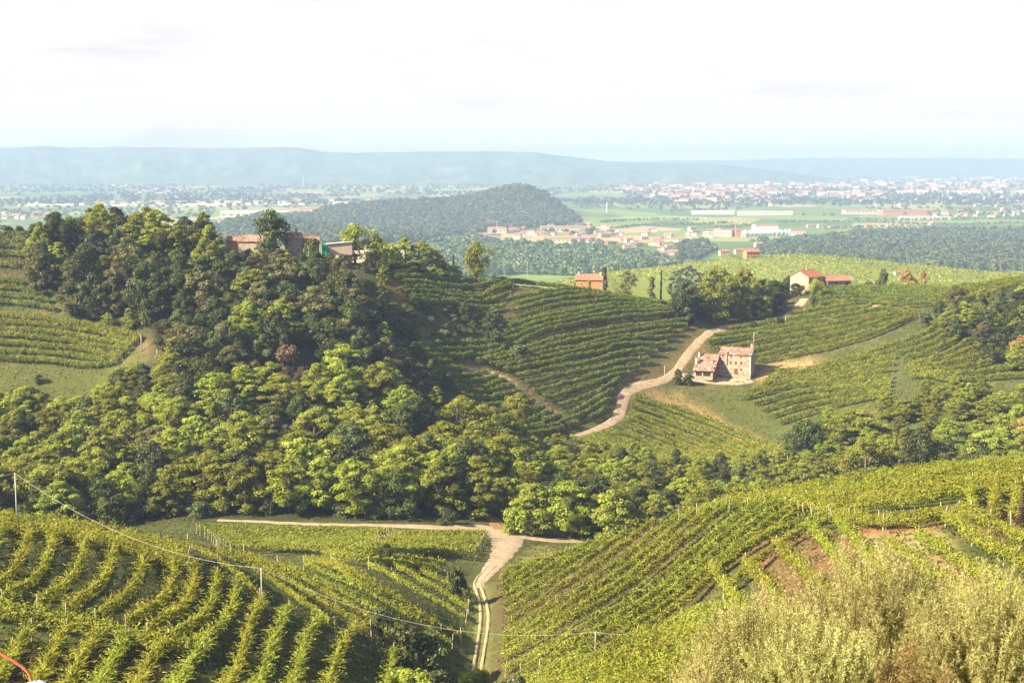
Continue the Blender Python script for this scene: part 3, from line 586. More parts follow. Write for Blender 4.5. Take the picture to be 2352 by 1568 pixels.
patch([[(1560,1440),(1640,1420),(1700,1440),(1800,1480)],[(1560,1480),(1640,1470),(1700,1480),(1800,1520)]], [1], "behind the left edge of the silvery shrub", "downhill", "vines behind the shrub", V1, 60, 170, **dict(NEAR, shoots=9, w=1.3))
patch([[(2000,1420),(2120,1450),(2250,1500),(2400,1550)],[(2150,1400),(2260,1440),(2350,1480),(2450,1510)]], [2], "low behind the silvery shrub on the right", "uphill", "vines behind the shrub", V1, 60, 170, **dict(NEAR, shoots=6))
# central terraces
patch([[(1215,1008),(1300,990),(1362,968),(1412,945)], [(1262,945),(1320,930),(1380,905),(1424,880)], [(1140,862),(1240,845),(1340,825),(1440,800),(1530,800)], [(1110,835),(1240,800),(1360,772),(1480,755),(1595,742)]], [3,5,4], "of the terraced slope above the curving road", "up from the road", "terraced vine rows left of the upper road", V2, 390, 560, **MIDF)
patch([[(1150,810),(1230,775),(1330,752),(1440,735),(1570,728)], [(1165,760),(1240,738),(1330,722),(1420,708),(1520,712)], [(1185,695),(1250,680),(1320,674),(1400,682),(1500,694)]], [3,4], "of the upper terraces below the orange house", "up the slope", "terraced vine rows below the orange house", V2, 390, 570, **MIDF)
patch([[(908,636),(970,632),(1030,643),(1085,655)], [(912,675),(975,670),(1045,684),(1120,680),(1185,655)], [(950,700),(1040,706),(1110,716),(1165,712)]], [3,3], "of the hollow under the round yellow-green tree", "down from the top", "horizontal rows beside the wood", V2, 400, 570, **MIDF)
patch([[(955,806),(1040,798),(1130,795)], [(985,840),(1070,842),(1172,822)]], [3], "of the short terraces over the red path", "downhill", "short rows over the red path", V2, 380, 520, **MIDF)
patch([[(995,855),(1050,858),(1108,852)], [(1060,922),(1130,925),(1200,905)], [(1190,1000),(1240,985),(1288,962)]], [5,5], "of the slope between the wood and the narrow path", "downhill", "short rows below the narrow path", V2, 370, 500, **MIDF)
# right vineyards
patch([[(1640,758),(1740,742),(1860,722),(1960,706)], [(1612,795),(1720,780),(1850,762),(1960,742),(2090,718)], [(1738,838),(1830,820),(1930,798),(2020,770),(2100,735)]], [3,4], "of the slope above the stone farmhouse", "down from the wood", "wavy vine rows above the farmhouse", V1, 420, 590, **MIDF)
patch([[(1780,862),(1880,850),(1990,822),(2060,800)], [(1705,922),(1830,892),(1950,885),(2050,872)], [(1790,978),(1870,952),(1960,930),(2040,915)]], [5,4], "of the wavy slope right of the meadow", "down from the bare earth", "wavy vine rows right of the meadow", V1, 400, 560, **MIDF)
patch([[(2040,800),(2110,780),(2170,742),(2190,730)],[(2085,845),(2160,825),(2230,790),(2250,780)],[(2090,872),(2200,880),(2330,872),(2360,868)]], [4,5], "of the lower slope before the right-hand wood", "downhill", "vine rows before the right wood", V1, 400, 590, **MIDF)
patch([[(1892,668),(1980,660),(2080,662),(2160,668)], [(1880,704),(1980,700),(2080,706),(2170,702)]], [4], "below the ridge farmhouse with the red roof", "downhill", "rows below the ridge farmhouse", V2, 480, 620, **MIDF)
patch([[(2130,676),(2220,664),(2320,650),(2420,640)], [(2140,712),(2180,702),(2230,690),(2280,680)]], [4], "along the ridge right of the pale shrubs", "downhill", "rows along the right ridge", V1, 480, 620, **MIDF)
patch([[(1455,915),(1560,945),(1680,990),(1835,1045)], [(1380,965),(1480,1000),(1590,1040),(1700,1066)], [(1305,1008),(1380,1030),(1470,1058),(1540,1085)]], [8,8], "of the dense vineyard inside the road bend", "down from the meadow", "dense rows inside the road bend", V1, 380, 500, **dict(MIDF, shoots=4, sp=3.2, w=1.0, h=1.8))
patch([[(1450,680),(1500,684),(1545,690)],[(1460,690),(1510,695),(1550,702)]], [2], "beside the dark grove on the ridge", "downhill", "rows beside the dark grove", V1, 480, 600, **MIDF)
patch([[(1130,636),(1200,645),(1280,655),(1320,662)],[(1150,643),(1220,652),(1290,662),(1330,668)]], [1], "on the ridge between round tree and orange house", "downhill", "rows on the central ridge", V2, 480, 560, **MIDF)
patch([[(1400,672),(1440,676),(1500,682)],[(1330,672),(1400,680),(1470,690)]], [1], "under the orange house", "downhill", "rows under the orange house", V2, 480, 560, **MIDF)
# left terraces
patch([[(-200,716),(0,732),(100,742),(220,760),(325,785)], [(-200,826),(0,832),(130,838),(272,838)]], [6], "of the striped terrace above the grass clearing", "downhill", "terrace rows above the grass clearing", V1, 380, 480, **dict(MIDF, posts=(0,.5,1.)))
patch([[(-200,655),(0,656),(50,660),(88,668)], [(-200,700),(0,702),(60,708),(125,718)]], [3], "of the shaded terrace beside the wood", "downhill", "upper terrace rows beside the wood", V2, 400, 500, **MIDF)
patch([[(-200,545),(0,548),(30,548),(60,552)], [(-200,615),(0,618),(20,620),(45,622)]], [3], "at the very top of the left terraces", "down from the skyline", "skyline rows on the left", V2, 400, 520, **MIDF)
# ---------------------------------------------------------------- grass between the rows
def grass(name, u0, u1, d0, d1, n, hgt, label, seed, mat, test=None):
    r = np.random.default_rng(seed); u = r.uniform(u0, u1, n); D = np.sqrt(r.uniform(d0**2, d1**2, n)); x, y = at_ud(u, D)
    k = clear_of_roads(x, y, .1); x, y, u = x[k], y[k], u[k]; v = v_of_s(s_at(u, y))
    if test is not None: k = test(u, v, y); x, y = x[k], y[k]
    k = fbm(x / 3, y / 3, seed, 3) > -.25; x, y = x[k], y[k]; m_ = len(x)
    C = np.column_stack([x, y, ground(x, y) + hgt * .35]); hh = hgt * (.5 + r.random(m_))
    nrm = np.column_stack([r.normal(0, 1, m_), r.normal(-.6, .7, m_), .5 + 0 * x])
    V, T = leaves(C, nrm, hh * .9, hh * 1.5, r, .3, np.clip(.5 * r.random(m_) + .3 + .4 * fbm(x / 8, y / 8, 9, 2), 0, 1), tdir=np.column_stack([r.normal(0, .6, m_), r.normal(0, .6, m_), np.ones(m_)]))
    tag(link(name, mesh_from(name, V, 4, np.arange(len(V)), mat, attrs={"tint": T})), label, "grass", kind="stuff")
M['grass'] = leaf_mat("grass_blades", (.025, .03, .01), (.045, .052, .015), (.09, .09, .028), .2, .25, .3)
M['meadow'] = leaf_mat("meadow_blades", (.04, .05, .013), (.07, .08, .02), (.13, .13, .04), .25, .25, .2)
grass("grass", -60, 2440, 100, 310, 150000, .20, "rough grass between the nearer vine rows", 3, M['grass'])
grass("grass", -60, 2440, 385, 575, 110000, .34, "rough grass on the far slopes and in the clearings", 4, M['meadow'], lambda u, v, y: ~inpoly(u, v, [(480,1190),(1120,1190),(1170,1000),(1000,860),(940,800),(900,640),(60,520),(100,690),(340,780),(330,870),(240,950),(0,960),(0,1190)]))
print("VINES", len(VINES), sum(len(o.data.polygons) for o in VINES))
# ---------------------------------------------------------------- trees
def crown_arrays(seed, H, W, nb, br, leaf, nleaf, flat=.8, low=.12, top=.75, spire=False, jit=.5):
    """leaf clumps spread through an uneven egg-shaped volume; returns leaf arrays and clump centres"""
    r = np.random.default_rng(seed); cs = []
    lean = r.normal(0, .05, 2) * H
    for i in range(nb):
        f = (i + .5) / nb; z = low + (1 - low) * (1 - (1 - f) ** 1.0)
        if spire: env = .5 * W * (1 - z) ** .8 + .05 * W
        else: env = .5 * W * (math.sin(math.pi * min(1, (z - low) / (1 - low) * .82 + .14)) ** .65)
        a = r.random() * 2 * math.pi; rr = max(0, env - br * W * .7) * (.35 + .65 * r.random() ** .5) * (1 + .22 * r.normal())
        cs.append((rr * math.cos(a) + lean[0] * z, rr * math.sin(a) + lean[1] * z, z * H - br * W * .55 * (z > .8), br * W * (.65 + .6 * r.random()) * (1 if z < top else .8)))
    cs = np.array(cs); P, N, Tn, S_ = [], [], [], []
    n_each = max(10, nleaf // nb)
    for x, y, z, b in cs:
        d = r.normal(0, 1, (n_each, 3)); d /= np.linalg.norm(d, axis=1)[:, None]; d[:, 2] = np.where(d[:, 2] < -.35, -d[:, 2], d[:, 2])
        lump = 1 + .28 * np.sin(d[:, 0] * 5 + x * 3) * np.cos(d[:, 1] * 6 + z) + .12 * r.normal(0, 1, n_each)
        q = d * (b * lump * (.72 + .28 * r.random(n_each) ** .5))[:, None]; q[:, 2] *= flat
        P.append(np.array([x, y, z]) + q); nn = d.copy(); nn[:, 2] += .35; N.append(nn)
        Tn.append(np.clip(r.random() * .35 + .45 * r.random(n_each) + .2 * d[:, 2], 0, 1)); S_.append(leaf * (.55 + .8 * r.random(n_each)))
    P = np.vstack(P); N = np.vstack(N); Tn = np.concatenate(Tn); S_ = np.concatenate(S_)
    k = P[:, 2] > .12
    return leaves(P[k], N[k], S_[k] * .8, S_[k] * 1.2, r, jit, Tn[k]), cs
def trunk_mesh(seed, H, cs, rad, low, leanless=True):
    r = random.Random(seed); b = MB(); top = H * .78
    pts = [(r.uniform(-.2, .2) * t, r.uniform(-.2, .2) * t, -0.5 + (top + .5) * t) for t in (0, .25, .5, .75, 1)]
    b.tube(pts, [rad * 1.25, rad, rad * .75, rad * .5, rad * .2], 8)
    for x, y, z, q in list(cs)[::max(1, len(cs) // 9)]:
        z0 = max(low * H * .7, z * .55); b.tube([(0, 0, z0), (x * .5, y * .5, (z0 + z) * .52), (x * .95, y * .95, z)], [rad * .42, rad * .28, rad * .09], 5, caps=False)
    return b
SPEC = {  # kind: (name, material, H, W, clumps, clump size, leaf, leaves, flat, low)
 'acacia': ("acacia_tree", 'acacia', 11, 9.0, 58, .115, .34, 9000, .60, .08),
 'oak': ("oak_tree", 'oak', 10.5, 9.0, 40, .15, .36, 8500, .85, .05),
 'brownish': ("chestnut_tree", 'brownish', 10.5, 8.5, 46, .13, .34, 8500, .75, .05),
 'olive': ("ash_tree", 'olive', 11.0, 7.5, 44, .14, .34, 8500, .95, .05),
 'yellow': ("locust_tree", 'yellow', 12, 10.5, 62, .115, .34, 9500, .62, .12),
 'bush': ("bush", 'olive', 4.2, 5.2, 16, .2, .36, 2200, .8, .02),
 'greenbush': ("bush", 'acacia', 4.0, 5.4, 16, .2, .36, 2200, .75, .02),
 'dryshrub': ("dry_shrub", 'dryshrub', 4.2, 4.6, 14, .2, .26, 1800, 1.0, .02),
 'tan': ("leafy_tree", 'autumn', 9, 8, 24, .17, .42, 3400, .75, .08),
 'spire': ("cypress_tree", 'oak', 8, 2.2, 14, .26, .34, 1800, 1.4, .02),
 'round': ("round_tree", 'yellow', 8, 8, 26, .19, .36, 4200, .85, .16),
 'darkround': ("dense_tree", 'oak', 10, 9, 30, .19, .40, 6500, .9, .06),
 'pine': ("conifer_tree", 'brownish', 9, 5, 22, .17, .36, 3000, .6, .08),
}
PROTO = {}
def proto(kind, k):
    if (kind, k) not in PROTO:
        nm, mt, H, W, nb, br, lf, nl, fl, lo = SPEC[kind]
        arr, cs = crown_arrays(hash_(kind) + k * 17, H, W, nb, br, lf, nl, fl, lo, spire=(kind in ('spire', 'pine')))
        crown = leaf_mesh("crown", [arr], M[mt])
        tb = trunk_mesh(hash_(kind) + k, H, cs, .16 + .012 * H if H > 5 else .07, lo); t = tb.build("trunk", M['bark'], smooth=True); tm = t.data; bpy.data.objects.remove(t)
        PROTO[(kind, k)] = (crown, tm, H, W)
    return PROTO[(kind, k)]
def hash_(s): return sum(ord(c) * (i + 3) for i, c in enumerate(s))
ADJ = {'acacia': "feathery bright green", 'oak': "dark green", 'brownish': "brown-tinged", 'olive': "dull olive-green", 'yellow': "yellow-green", 'bush': "low olive", 'greenbush': "low bright green", 'dryshrub': "dry brown", 'tan': "tan-leaved", 'spire': "slim dark", 'round': "round", 'darkround': "dense dark", 'pine': "brownish"}
NOUN = {'bush': "bush", 'greenbush': "bush", 'dryshrub': "shrub", 'spire': "cypress", 'pine': "conifer"}
TREES = []
def tree(kind, x, y, h=None, w=None, label=None, group=None, k=None, zoff=-.25):
    n = 3 if kind in ('acacia', 'oak', 'brownish', 'olive', 'yellow') else 2
    cr_, tk_, H, W = proto(kind, int(rng.integers(n)) if k is None else k)
    sz = (h or H) / H; sw = (w / W) if w else sz * rng.uniform(.95, 1.35)
    z = float(ground(x, y)); o = link(SPEC[kind][0], None, loc=(float(x), float(y), z + zoff)); o.empty_display_size = .5
    o.scale = (sw, sw, sz); o.rotation_euler = (0, 0, rng.random() * 6.28)
    link("crown", cr_, o); link("trunk", tk_, o)
    tag(o, label, NOUN.get(kind, "tree"), group); TREES.append((o, kind, x, y, z + h * .6 if h else z + H * .6)); return o
ALLPTS = []
def scatter(test, x0, x1, y0, y1, sp, kinds, hfun, seed=0, jitter=.38):
    r = np.random.default_rng(seed); pts = []
    for j, yy in enumerate(np.arange(y0, y1, sp * .87)):
        for xx in np.arange(x0 + (j % 2) * sp / 2, x1, sp):
            pts.append((xx + r.normal(0, sp * jitter * .6), yy + r.normal(0, sp * jitter * .6)))
    P = np.array(pts); u = u_of(P[:, 0], P[:, 1]); v = v_of_s(s_at(u, P[:, 1])); k = test(u, v, P[:, 0], P[:, 1]) & clear_of_roads(P[:, 0], P[:, 1], 2.2)
    P, u, v = P[k], u[k], v[k]; n = 0
    for i in range(len(P)):
        kd = kinds(u[i], v[i], P[i, 0], P[i, 1], r)
        if kd is None: continue
        if ALLPTS and min((P[i, 0] - a) ** 2 + (P[i, 1] - b) ** 2 for a, b in ALLPTS[-400:]) < (sp * .5) ** 2: continue
        tree(kd, P[i, 0], P[i, 1], hfun(u[i], v[i], P[i, 1], r) * (1 if kd not in ('bush', 'greenbush', 'dryshrub') else .5)); ALLPTS.append((P[i, 0], P[i, 1])); n += 1
    print("scatter", seed, n)
hillpoly = [(-330,1260),(480,1194),(1118,1198),(1145,1120),(1180,1060),(1195,1012),(1178,985),(1060,938),(1000,855),(950,815),(948,788),(1165,788),(1168,742),(1100,728),(950,712),(900,700),(896,625),(1048,640),(1060,600),(900,540),(60,505),(55,560),(70,640),(100,690),(140,722),(330,772),(372,800),(350,845),(275,912),(240,958),(0,968),(-330,968)]
def kA(u, v, x, y, r):
    q = r.random(); g = vnoise(x / 14, y / 14, 5)
    if v > 905 + 25 * vnoise(u / 60, 1.0, 2):
        return 'acacia' if q < .46 + .2 * g else ('yellow' if q < .76 else ('oak' if q < .88 else ('olive' if q < .95 else 'brownish')))
    if 560 < u < 720 and 830 < v < 905: return 'dryshrub' if q < .75 else 'olive'
    if 940 < u < 1170 and v < 800: return 'bush' if q < .8 else 'olive'
    if u > 830 and v < 660: return 'acacia' if q < .6 else 'olive'
    if u < 520 and v < 640: return 'acacia' if q < .45 else ('oak' if q < .75 else 'olive')
    return 'oak' if q < .36 + .2 * g else ('brownish' if q < .62 else ('olive' if q < .86 else 'acacia'))
def hA(u, v, D, r):
    h = r.uniform(8.5, 15)
    if u > 930 and v < 1000 and v > 900: h = r.uniform(5, 7)
    if u > 820 and v < 720: h = r.uniform(4, 6)
    if u > 850 and 680 < v < 905: h = min(h, r.uniform(5, 8))
    if u > 935 and v < 805: h = r.uniform(3.5, 5.5)
    if 480 < u < 830 and v < 640: h = r.uniform(4, 6.0)
    if 200 < u < 420 and v < 620: h *= 1.1
    if v > 1150: h = r.uniform(10, 15)
    vt = float(np.interp(u, [-300, 0, 60, 130, 240, 350, 460, 500, 530, 830, 862, 960, 1040, 1100], [520, 535, 520, 492, 474, 478, 500, 540, 561, 584, 550, 566, 610, 640]))
    return max(1.8, min(h, (v - vt) * D / F))
scatter(lambda u, v, x, y: inpoly(u, v, hillpoly) & (y > 306) & (y < 487), -165, 12, 304, 487, 7.9, kA, hA, 1)
scatter(lambda u, v, x, y: (u > 440) & (u < 1112) & (y > 307.5) & (y < 312.5), -80, 0, 306, 314, 3.6, lambda u, v, x, y, r: 'bush' if r.random() < .5 else 'greenbush', lambda u, v, D, r: r.uniform(5, 8.5), 11)
scatter(lambda u, v, x, y: inpoly(u, v, [(890,690),(960,700),(1165,742),(1168,790),(948,792),(955,815),(1000,860),(960,930),(870,880),(860,720)]) & (y > 380), -60, 0, 380, 520, 4.6, lambda u, v, x, y, r: 'bush' if r.random() < .8 else 'olive', lambda u, v, D, r: r.uniform(4.5, 7.5), 12)
scatter(lambda u, v, x, y: inpoly(u, v, [(245,870),(325,848),(372,832),(420,850),(300,960),(0,1000),(0,955),(235,940)]) & (y > 370), -150, -80, 370, 450, 4.8, lambda u, v, x, y, r: 'bush' if r.random() < .5 else 'greenbush', lambda u, v, D, r: r.uniform(6, 9.5), 13)
def beltB(u, v, x, y):
    hi = np.interp(u, [1130, 1200, 1300, 1500, 1700, 1850], [388, 398, 412, 424, 424, 420])
    lo = np.interp(u, [1130, 1160, 1250, 1400, 1500, 1850], [322, 318, 314, 308, 300, 290])
    return (u > 1135) & (u < 1862) & (y > lo) & (y < hi)
def kB(u, v, x, y, r):
    q = r.random(); return 'acacia' if q < .55 else ('yellow' if q < .80 else ('oak' if q < .91 else 'olive'))
scatter(beltB, -10, 100, 288, 430, 8.4, kB, lambda u, v, D, r: float(np.interp(D, [300, 340, 380, 425], [8.5, 11, 8.5, 5])) * r.uniform(.8, 1.15), 2)
def beltC(u, v, x, y):
    line = np.interp(u, [1820, 1880, 1950, 2050, 2120, 2352, 2600], [1010, 985, 968, 935, 912, 895, 890])
    return (u >= 1850) & (u < 2560) & (y > 292) & (y < 460) & (v > line)
def kC(u, v, x, y, r):
    q = r.random()
    return 'acacia' if q < .35 else ('yellow' if q < .88 else ('oak' if q < .90 else ('greenbush' if q < .995 else 'tan')))
scatter(beltC, 60, 200, 290, 460, 9.2, kC, lambda u, v, D, r: float(np.interp(D, [295, 380, 445], [8, 10, 7])) * r.uniform(.75, 1.1), 3)
woodR = [(2135,722),(2200,702),(2300,690),(2560,670),(2560,880),(2345,878),(2290,840),(2230,800),(2165,770)]
scatter(lambda u, v, x, y: inpoly(u, v, woodR) & (y > 430) & (y < 600), 120, 260, 430, 600, 8.6, lambda u, v, x, y, r: ['oak', 'olive', 'acacia', 'brownish', 'acacia', 'oak'][int(r.integers(6))], lambda u, v, D, r: r.uniform(6.5, 10), 4)
grove = [(1546,738),(1620,754),(1700,744),(1790,726),(1815,700),(1800,676),(1700,680),(1560,688)]
scatter(lambda u, v, x, y: inpoly(u, v, grove) & (y > 520) & (y < 590), 55, 125, 515, 592, 6.4, lambda u, v, x, y, r: 'darkround' if r.random() < .7 else 'oak', lambda u, v, D, r: r.uniform(6.5, 8.6), 5)

def hero(kind, u, vtop, vbase, wpx, label, D=None, zmin=60, k=None, hmin=0):
    """a single tree standing at the picture foot (u, vbase), reaching vtop"""
    if D is None: x, y = hit(u, vbase, zmin)
    else: x, y = at_ud(u, D); x = float(x)
    top = ZC - float(s_of_v(vtop)) * y; h = max(top - float(ground(x, y)), 1.0); w = wpx * y / F
    nm = tree(kind, x, y, h * 1.03, w, label, k=k); return nm
hero('darkround', 627, 486, 0, 92, "dense dark tree towering over the ridge farm roofs", D=470)
hero('round', 816, 516, 0, 84, "airy yellow-green round tree right of the weathered plank barn", D=478)
hero('round', 1094, 558, 625, 72, "lone round yellow-green tree at the end of the wooded ridge", D=512)
for i_, (u_, vt_, D_, w_, kd_) in enumerate([(872,545,486,60,'acacia'),(900,556,492,60,'greenbush'),(932,546,496,64,'acacia'),(962,553,498,60,'yellow'),(992,572,502,56,'acacia'),(1018,594,506,50,'greenbush'),(1044,606,508,44,'greenbush'),(885,592,478,66,'acacia'),(920,600,482,66,'yellow'),(955,602,486,60,'oak'),(990,612,490,56,'acacia'),(1020,622,494,50,'olive'),(870,620,470,60,'olive')]):
    hero(kd_, u_, vt_, 0, w_, "%s %s %s between the log piles and the lone round tree" % ("one of the" if 0 else ["first","second","third","fourth","fifth","sixth","seventh","eighth","ninth","tenth","eleventh","twelfth","thirteenth"][i_], ADJ[kd_], NOUN.get(kd_, "tree")), D=D_)
hero('spire', 1041, 587, 0, 9, "tiny dark cypress left of the round yellow-green tree", D=522)
hero('bush', 722, 546, 0, 46, "small leafy tree beside the green tarpaulin", D=468)
hero('acacia', 865, 536, 0, 44, "slender bright green tree right of the log pile", D=478)
hero('acacia', 462, 486, 0, 60, "pointed bright green tree left of the ridge farm roofs", D=474)
hero('yellow', 1436, 620, 690, 56, "light green feathery tree right of the orange house", zmin=480)
hero('pine', 1388, 612, 0, 34, "tall brownish conifer behind the orange house", D=560)
hero('oak', 1325, 640, 0, 16, "dark shrub at the left corner of the orange house", D=548)
hero('spire', 1516, 622, 0, 8, "slim cypress behind the low conifer on the ridge", D=565)
hero('pine', 1492, 636, 0, 46, "low spreading conifer on the ridge before the grove", D=562)
hero('olive', 1573, 642, 740, 60, "dark pointed tree at the left end of the grove", zmin=480)
hero('yellow', 1640, 612, 745, 96, "big yellow-green tree rising over the dark grove", zmin=480)
hero('yellow', 1702, 616, 742, 70, "second yellow-green tree of the grove, the right one", zmin=480)
hero('acacia', 1752, 640, 735, 60, "green tree at the right end of the dark grove", zmin=480)
hero('round', 1873, 640, 690, 44, "round tree in front of the ridge farmhouse", zmin=480)
hero('olive', 1812, 632, 0, 34, "greyish bushy tree left of the ridge farmhouse gable", D=585)
hero('darkround', 1830, 650, 0, 40, "dark shrub hugging the gable foot of the ridge farmhouse", D=566)
hero('bush', 2024, 617, 0, 30, "small tree standing alone right of the ridge farmhouse", D=600)
hero('tan', 2080, 618, 0, 40, "pale brownish tree on the ridge, left one of the pair", D=596)
hero('tan', 2116, 620, 0, 34, "pale brownish tree on the ridge, right one of the pair", D=598)
hero('bush', 1996, 646, 0, 34, "low dark hedge right of the ridge farmhouse", D=592)
hero('bush', 1868, 668, 712, 20, "yellowish shrub beside the road under the ridge farmhouse", zmin=480)
hero('olive', 1556, 846, 882, 24, "small grey olive tree by the road before the stone farmhouse", zmin=420)
hero('bush', 1582, 856, 882, 34, "grey-green shrub beside the small olive tree", zmin=420)
hero('bush', 1840, 1000, 1060, 40, "bright bush at the right tip of the dense vineyard", zmin=350)
hero('darkround', 1850, 966, 0, 110, "big dark green tree at the right edge of the meadow", D=412)
hero('yellow', 1172, 996, 0, 180, "large pale green tree standing over the dirt ramp", D=350, k=0)
hero('yellow', 1955, 938, 0, 130, "large pale lime tree right of the big dark tree by the meadow", D=424)
hero('yellow', 2075, 930, 0, 120, "second large lime tree counted from the big dark meadow tree", D=432)
hero('yellow', 2200, 938, 0, 115, "third large lime tree counted from the big dark meadow tree", D=430)
hero('acacia', 2310, 925, 0, 120, "large light green tree farthest from the big dark meadow tree", D=438)
hero('yellow', 1985, 1005, 0, 130, "broad lime tree in front of the large pale lime tree", D=372)
hero('oak', 2110, 985, 0, 120, "broad dark tree between lime trees above the vine crest", D=372)
hero('acacia', 2260, 985, 0, 120, "broad light green tree just above the vine crest", D=376)
hero('tan', 2345, 960, 0, 60, "yellowish-orange bush at the edge above the vine crest", D=400)
hero('acacia', 935, 1026, 0, 122, "light green tree in front of the dark belt above the farm road", D=322, k=1)
hero('olive', 790, 1028, 0, 120, "tall olive-brown tree left of the light green roadside tree", D=324)
hero('oak', 1040, 1050, 0, 110, "dark tree between the light green tree and the dirt ramp", D=326)
hero('acacia', 1230, 1112, 0, 130, "bushy green tree right of the junction, nearest the ramp", D=309)
hero('yellow', 1310, 1104, 0, 140, "tallest bushy tree of the clump right of the junction", D=309)
hero('acacia', 1405, 1122, 0, 130, "bushy green tree at the right end of the junction clump", D=307)
hero('greenbush', 1182, 1160, 0, 70, "low round bush at the corner of the road junction", D=307)
hero('bush', 1025, 1165, 0, 60, "round dark bush left of the ramp behind the farm road", D=309)
hero('yellow', 345, 474, 0, 90, "highest feathery tree on the wooded hilltop", D=476)
hero('acacia', 240, 468, 0, 90, "bright green tree left of the highest hilltop tree", D=474)
hero('oak', 130, 488, 0, 90, "dark tree at the left shoulder of the wooded hill", D=470)
hero('brownish', 425, 690, 0, 80, "pinkish-brown flowering tree beside the striped terrace", D=426)
hero('olive', 520, 672, 0, 90, "tall pale olive tree in the middle of the wooded slope", D=424)
hero('brownish', 885, 775, 0, 80, "grey-brown tree at the right flank of the wooded slope", D=410)
hero('oak', 335, 602, 748, 96, "dark tree at the upper right end of the striped terrace", zmin=380)
hero('acacia', 296, 706, 758, 44, "small light green tree over the end of the striped terrace", zmin=380)
hero('acacia', 250, 716, 752, 34, "smaller light green tree left of the one over the terrace", zmin=380)
hero('brownish', 262, 600, 725, 92, "brown-tinged tree standing over the two small light green trees", zmin=380)
hero('olive', 178, 640, 728, 84, "dull tree at the upper edge of the striped terrace", zmin=380)
hero('oak', 205, 560, 690, 100, "broad dark tree under the hilltop on the terrace side", zmin=380)
hero('darkround', 884, 1246, 1300, 48, "round dark bush between the two flat fields", zmin=200)
hero('bush', 1055, 1300, 1385, 60, "leafy bush at the left edge of the lane", zmin=180)
hero('bush', 880, 1392, 1470, 60, "grey-green bush above the dark thicket", zmin=120)
hero('bush', 930, 1430, 1530, 120, "big dark green bush in the gully by the lane", zmin=120, k=0)
hero('bush', 990, 1450, 1530, 90, "dark green bush right of the big gully bush", zmin=120, k=1)
hero('greenbush', 930, 1530, 1610, 110, "pale flowering bush at the bottom beside the lane", zmin=120)
hero('bush', 1010, 1535, 1620, 120, "whitish flecked bush at the bottom of the lane", zmin=120)
hero('greenbush', 1100, 1530, 1600, 80, "bright bush where the lane leaves the picture", zmin=120)
hero('bush', 1185, 1545, 1610, 60, "greyish shrub at the bottom right of the lane", zmin=120)
hero('bush', 85, 855, 878, 30, "small dark shrub alone in the grass clearing", zmin=350)
hero('bush', 12, 516, 0, 40, "dark skyline tree at the far left edge", D=484)
hero('bush', 42, 518, 0, 30, "second dark skyline tree near the far left edge", D=484)
hero('bush', 1195, 790, 826, 56, "dark bush in the hollow between the terraces", zmin=400)
hero('bush', 1145, 760, 800, 40, "dark spiky bush left of the terraces", zmin=400)
hero('bush', 2130, 716, 750, 40, "pale grey bush at the top of the grass strip", zmin=420)
hero('tan', 2348, 770, 830, 60, "tan-orange tree at the far right edge", zmin=420)
# labels for the trees of the woods: look + landmark, counted from the left within each kind
LM = [(160,500,"on the hill's left shoulder"),(300,520,"on the hilltop"),(430,560,"left of the ridge farm"),(600,640,"under the ridge farm roofs"),(760,640,"under the plank barn"),(930,600,"on the ridge before the round tree"),(240,690,"above the striped terrace"),(400,760,"right of the striped terrace"),(560,760,"high in the middle of the slope"),(740,760,"in the middle of the slope"),(640,880,"around the dry brown patch"),(860,820,"at the slope's right flank"),(1050,750,"left of the terraced hollow"),(120,960,"below the grass clearing"),(350,960,"below the striped terrace"),(560,980,"in the belt left of centre"),(760,980,"in the belt under the flank"),(980,980,"beside the short terraces"),(120,1090,"behind the grey pole"),(330,1110,"behind the left vine crest"),(560,1120,"over the road's left end"),(760,1140,"over the middle of the farm road"),(960,1130,"behind the light green roadside tree"),(1120,1080,"over the dirt ramp"),(1300,1080,"behind the junction clump"),(1480,1090,"below the dense vineyard"),(1660,1090,"below the meadow"),(1830,1050,"below the big dark tree"),(1980,1000,"right of the big dark tree"),(2140,970,"above the right vine crest"),(2320,960,"at the right edge above the crest"),(2230,740,"in the upper right wood"),(2330,830,"low in the upper right wood"),(1600,700,"in the dark grove"),(1740,700,"in the grove near the ridge farmhouse")]
cells = {}
for o, kind, x, y, z in TREES:
    if o.get("label"): continue
    u, v = px(x, y, z); lm = min(LM, key=lambda q: (q[0] - u) ** 2 + ((q[1] - v) * 1.3) ** 2)[2]
    cells.setdefault((kind, lm), []).append((float(u), o))
for (kind, lm), lst in cells.items():
    lst.sort(key=lambda q: q[0]); nn = NOUN.get(kind, "tree")
    for i, (u, o) in enumerate(lst):
        if len(lst) == 1: o["label"] = "the only %s %s %s" % (ADJ[kind], nn, lm)
        elif i == 0: o["label"] = "leftmost %s %s %s" % (ADJ[kind], nn, lm)
        else: o["label"] = "%s from the left, %s %s %s" % (ordinal(i), ADJ[kind], nn, lm)
        o["group"] = "%s %ss of the woods" % (ADJ[kind], nn)
print("TREES", len(TREES))
